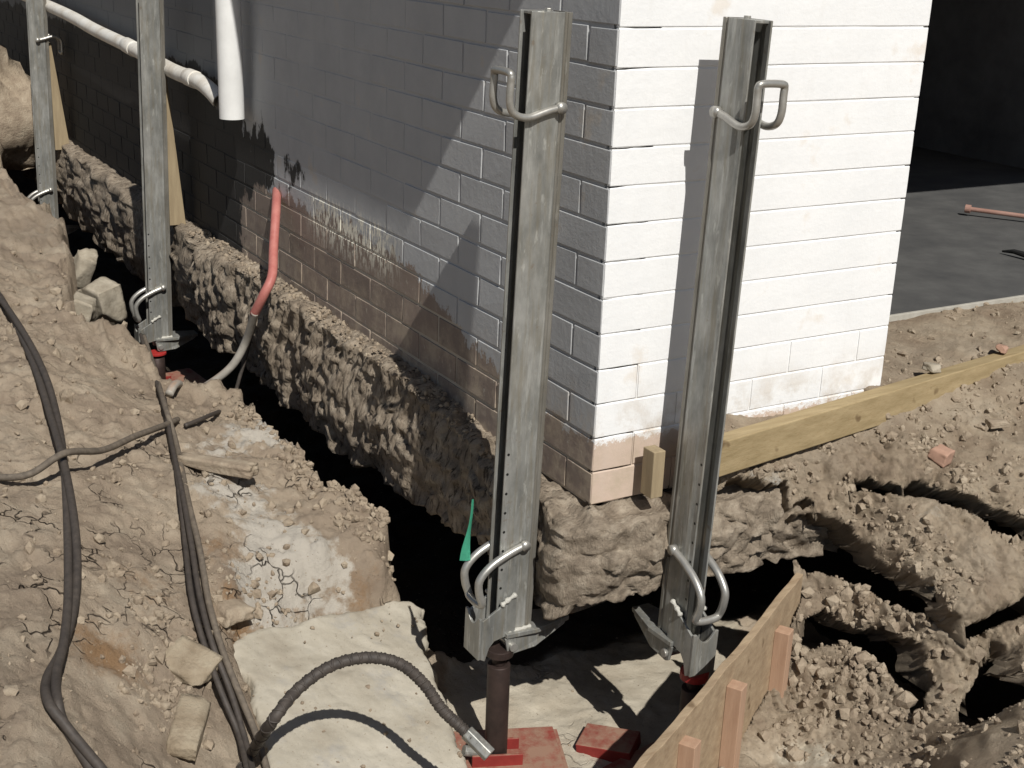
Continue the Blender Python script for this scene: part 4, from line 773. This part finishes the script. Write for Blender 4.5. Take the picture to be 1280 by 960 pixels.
# loose crumbs
def crumbs():
    rnd = np.random.default_rng(5); ico = bmesh.new(); bmesh.ops.create_icosphere(ico, subdivisions=1, radius=1); bv = np.array([v.co[:] for v in ico.verts]); bf = np.array([[v.index for v in f.verts] for f in ico.faces]); ico.free()
    pts = []
    def add(n, x0, x1, y0, y1, f, ok, smin, smax, k=2.6):
        x = rnd.uniform(x0, x1, n); y = rnd.uniform(y0, y1, n); d = fbm(x*3, y*3, 0, 3, 300); m_ = ok(x, y) & (rnd.uniform(-1, 1, n) < d+.25); x = x[m_]; y = y[m_]; z = f(x, y); s_ = smin+(smax-smin)*rnd.uniform(0, 1, len(x))**k*1.
        pts.extend(zip(x, y, z, s_))
    nopad = lambda x, y: (cover(x, y)[0] < .4) & (inslab(x, y) < 0)
    add(5000, -1.5, -.2, -.5, 3.2, zL, nopad, .0018, .016, 8)
    add(260, -.75, .2, -.2, .9, zL, lambda x, y: cover(x, y)[0] > .5, .001, .005, 3)
    x = rnd.uniform(-.9, 0, 500); y = rnd.uniform(-.4, 1, 500); k_ = (inslab(x, y) > 2) & (rnd.uniform(0, 1, 500) < .15+np.exp(-inslab(x, y)/18.)); x = x[k_]; y = y[k_]; pts.extend(zip(x, y, slabz(x, y), .0012+.006*rnd.uniform(0, 1, len(x))**3))
    B = RV[rnd.integers(0, len(RV), 5200)]; B = B[~((B[:, 0] > .24) & (B[:, 0] < WD+.02) & (B[:, 1] > -.02)) & (fbm(B[:, 0]*6, B[:, 1]*6, B[:, 2]*6, 3, 310) > -.15)]
    pts.extend(zip(B[:, 0], B[:, 1], B[:, 2], .0018+.011*rnd.uniform(0, 1, len(B))**4.5))
    # crumbs and broken clay gathered on the trench rim and along the pad edge
    for (u, v, z) in ((400, 609, -1.43), (425, 620, -1.44), (450, 635, -1.45), (470, 655, -1.47), (480, 675, -1.49), (345, 548, -1.4), (370, 580, -1.41), (310, 510, -1.37), (440, 655, -1.45), (290, 790, -1.57), (330, 775, -1.58), (230, 880, -1.53), (210, 810, -1.47), (190, 870, -1.5)):
        c = P(u, v, z=z); n = 70; x = c[0]+rnd.normal(0, .035, n); y = c[1]+rnd.normal(0, .06, n); z_ = zL(x, y); pts.extend((a, b, c_, s_) for a, b, c_, s_ in zip(x, y, z_, .003+.013*rnd.uniform(0, 1, n)**2.5) if c_ > -1.62)
    n = 700; y = rnd.uniform(.2, 3, n); x = -rnd.uniform(.004, .09, n); pts.extend(zip(x, y, -1.062-.062*(1-sstep(y, .25, .95)), .002+.008*rnd.uniform(0, 1, n)**3))
    B = RV[rnd.integers(0, len(RV), 1400)]; ub, vb = proj(*B.T); kk = rnd.uniform(0, 1, len(B)) < np.exp(-(((ub-1075)/90)**2+((vb-820)/75)**2))+.35*np.exp(-(((ub-1190)/70)**2+((vb-840)/60)**2)); B = B[kk]
    pts.extend(zip(B[:, 0], B[:, 1], B[:, 2], .007+.015*rnd.uniform(0, 1, len(B))**1.6))
    x = rnd.uniform(-1.5, -.2, 150); y = rnd.uniform(-.5, 3.2, 150); k_ = (inslab(x, y) < -5) & (zL(x, y) > -1.6) & (fbm(x*2.3, y*2.3, 0, 2, 320) > .0); x = x[k_]; y = y[k_]; pts.extend(zip(x, y, zL(x, y), .008+.018*rnd.uniform(0, 1, len(x))**2))
    pts = np.array(pts); n = len(pts); V = np.repeat(bv[None], n, 0)*(1+.35*rnd.uniform(-1, 1, (n, len(bv), 1)))
    sc_ = rnd.uniform(.6, 1.3, (n, 1, 3)); V = V*sc_*pts[:, None, 3:4]; a = rnd.uniform(0, 6.3, n); c, s_ = np.cos(a)[:, None], np.sin(a)[:, None]
    V = np.stack([V[..., 0]*c-V[..., 1]*s_, V[..., 0]*s_+V[..., 1]*c, V[..., 2]], -1)+pts[:, None, :3]+np.array([0, 0, 1])*pts[:, None, 3:4]*.35
    Fc = (bf[None]+np.arange(n)[:, None, None]*len(bv)).reshape(-1, 3)
    me = bpy.data.meshes.new('loose_soil'); me.from_pydata(V.reshape(-1, 3).tolist(), [], Fc.tolist()); me.update(); o = link('loose_soil', me, M['clod'], None, False); tag(o, 'loose clay crumbs scattered over the dig', None, None, 'stuff'); print('crumbs', n)
crumbs()
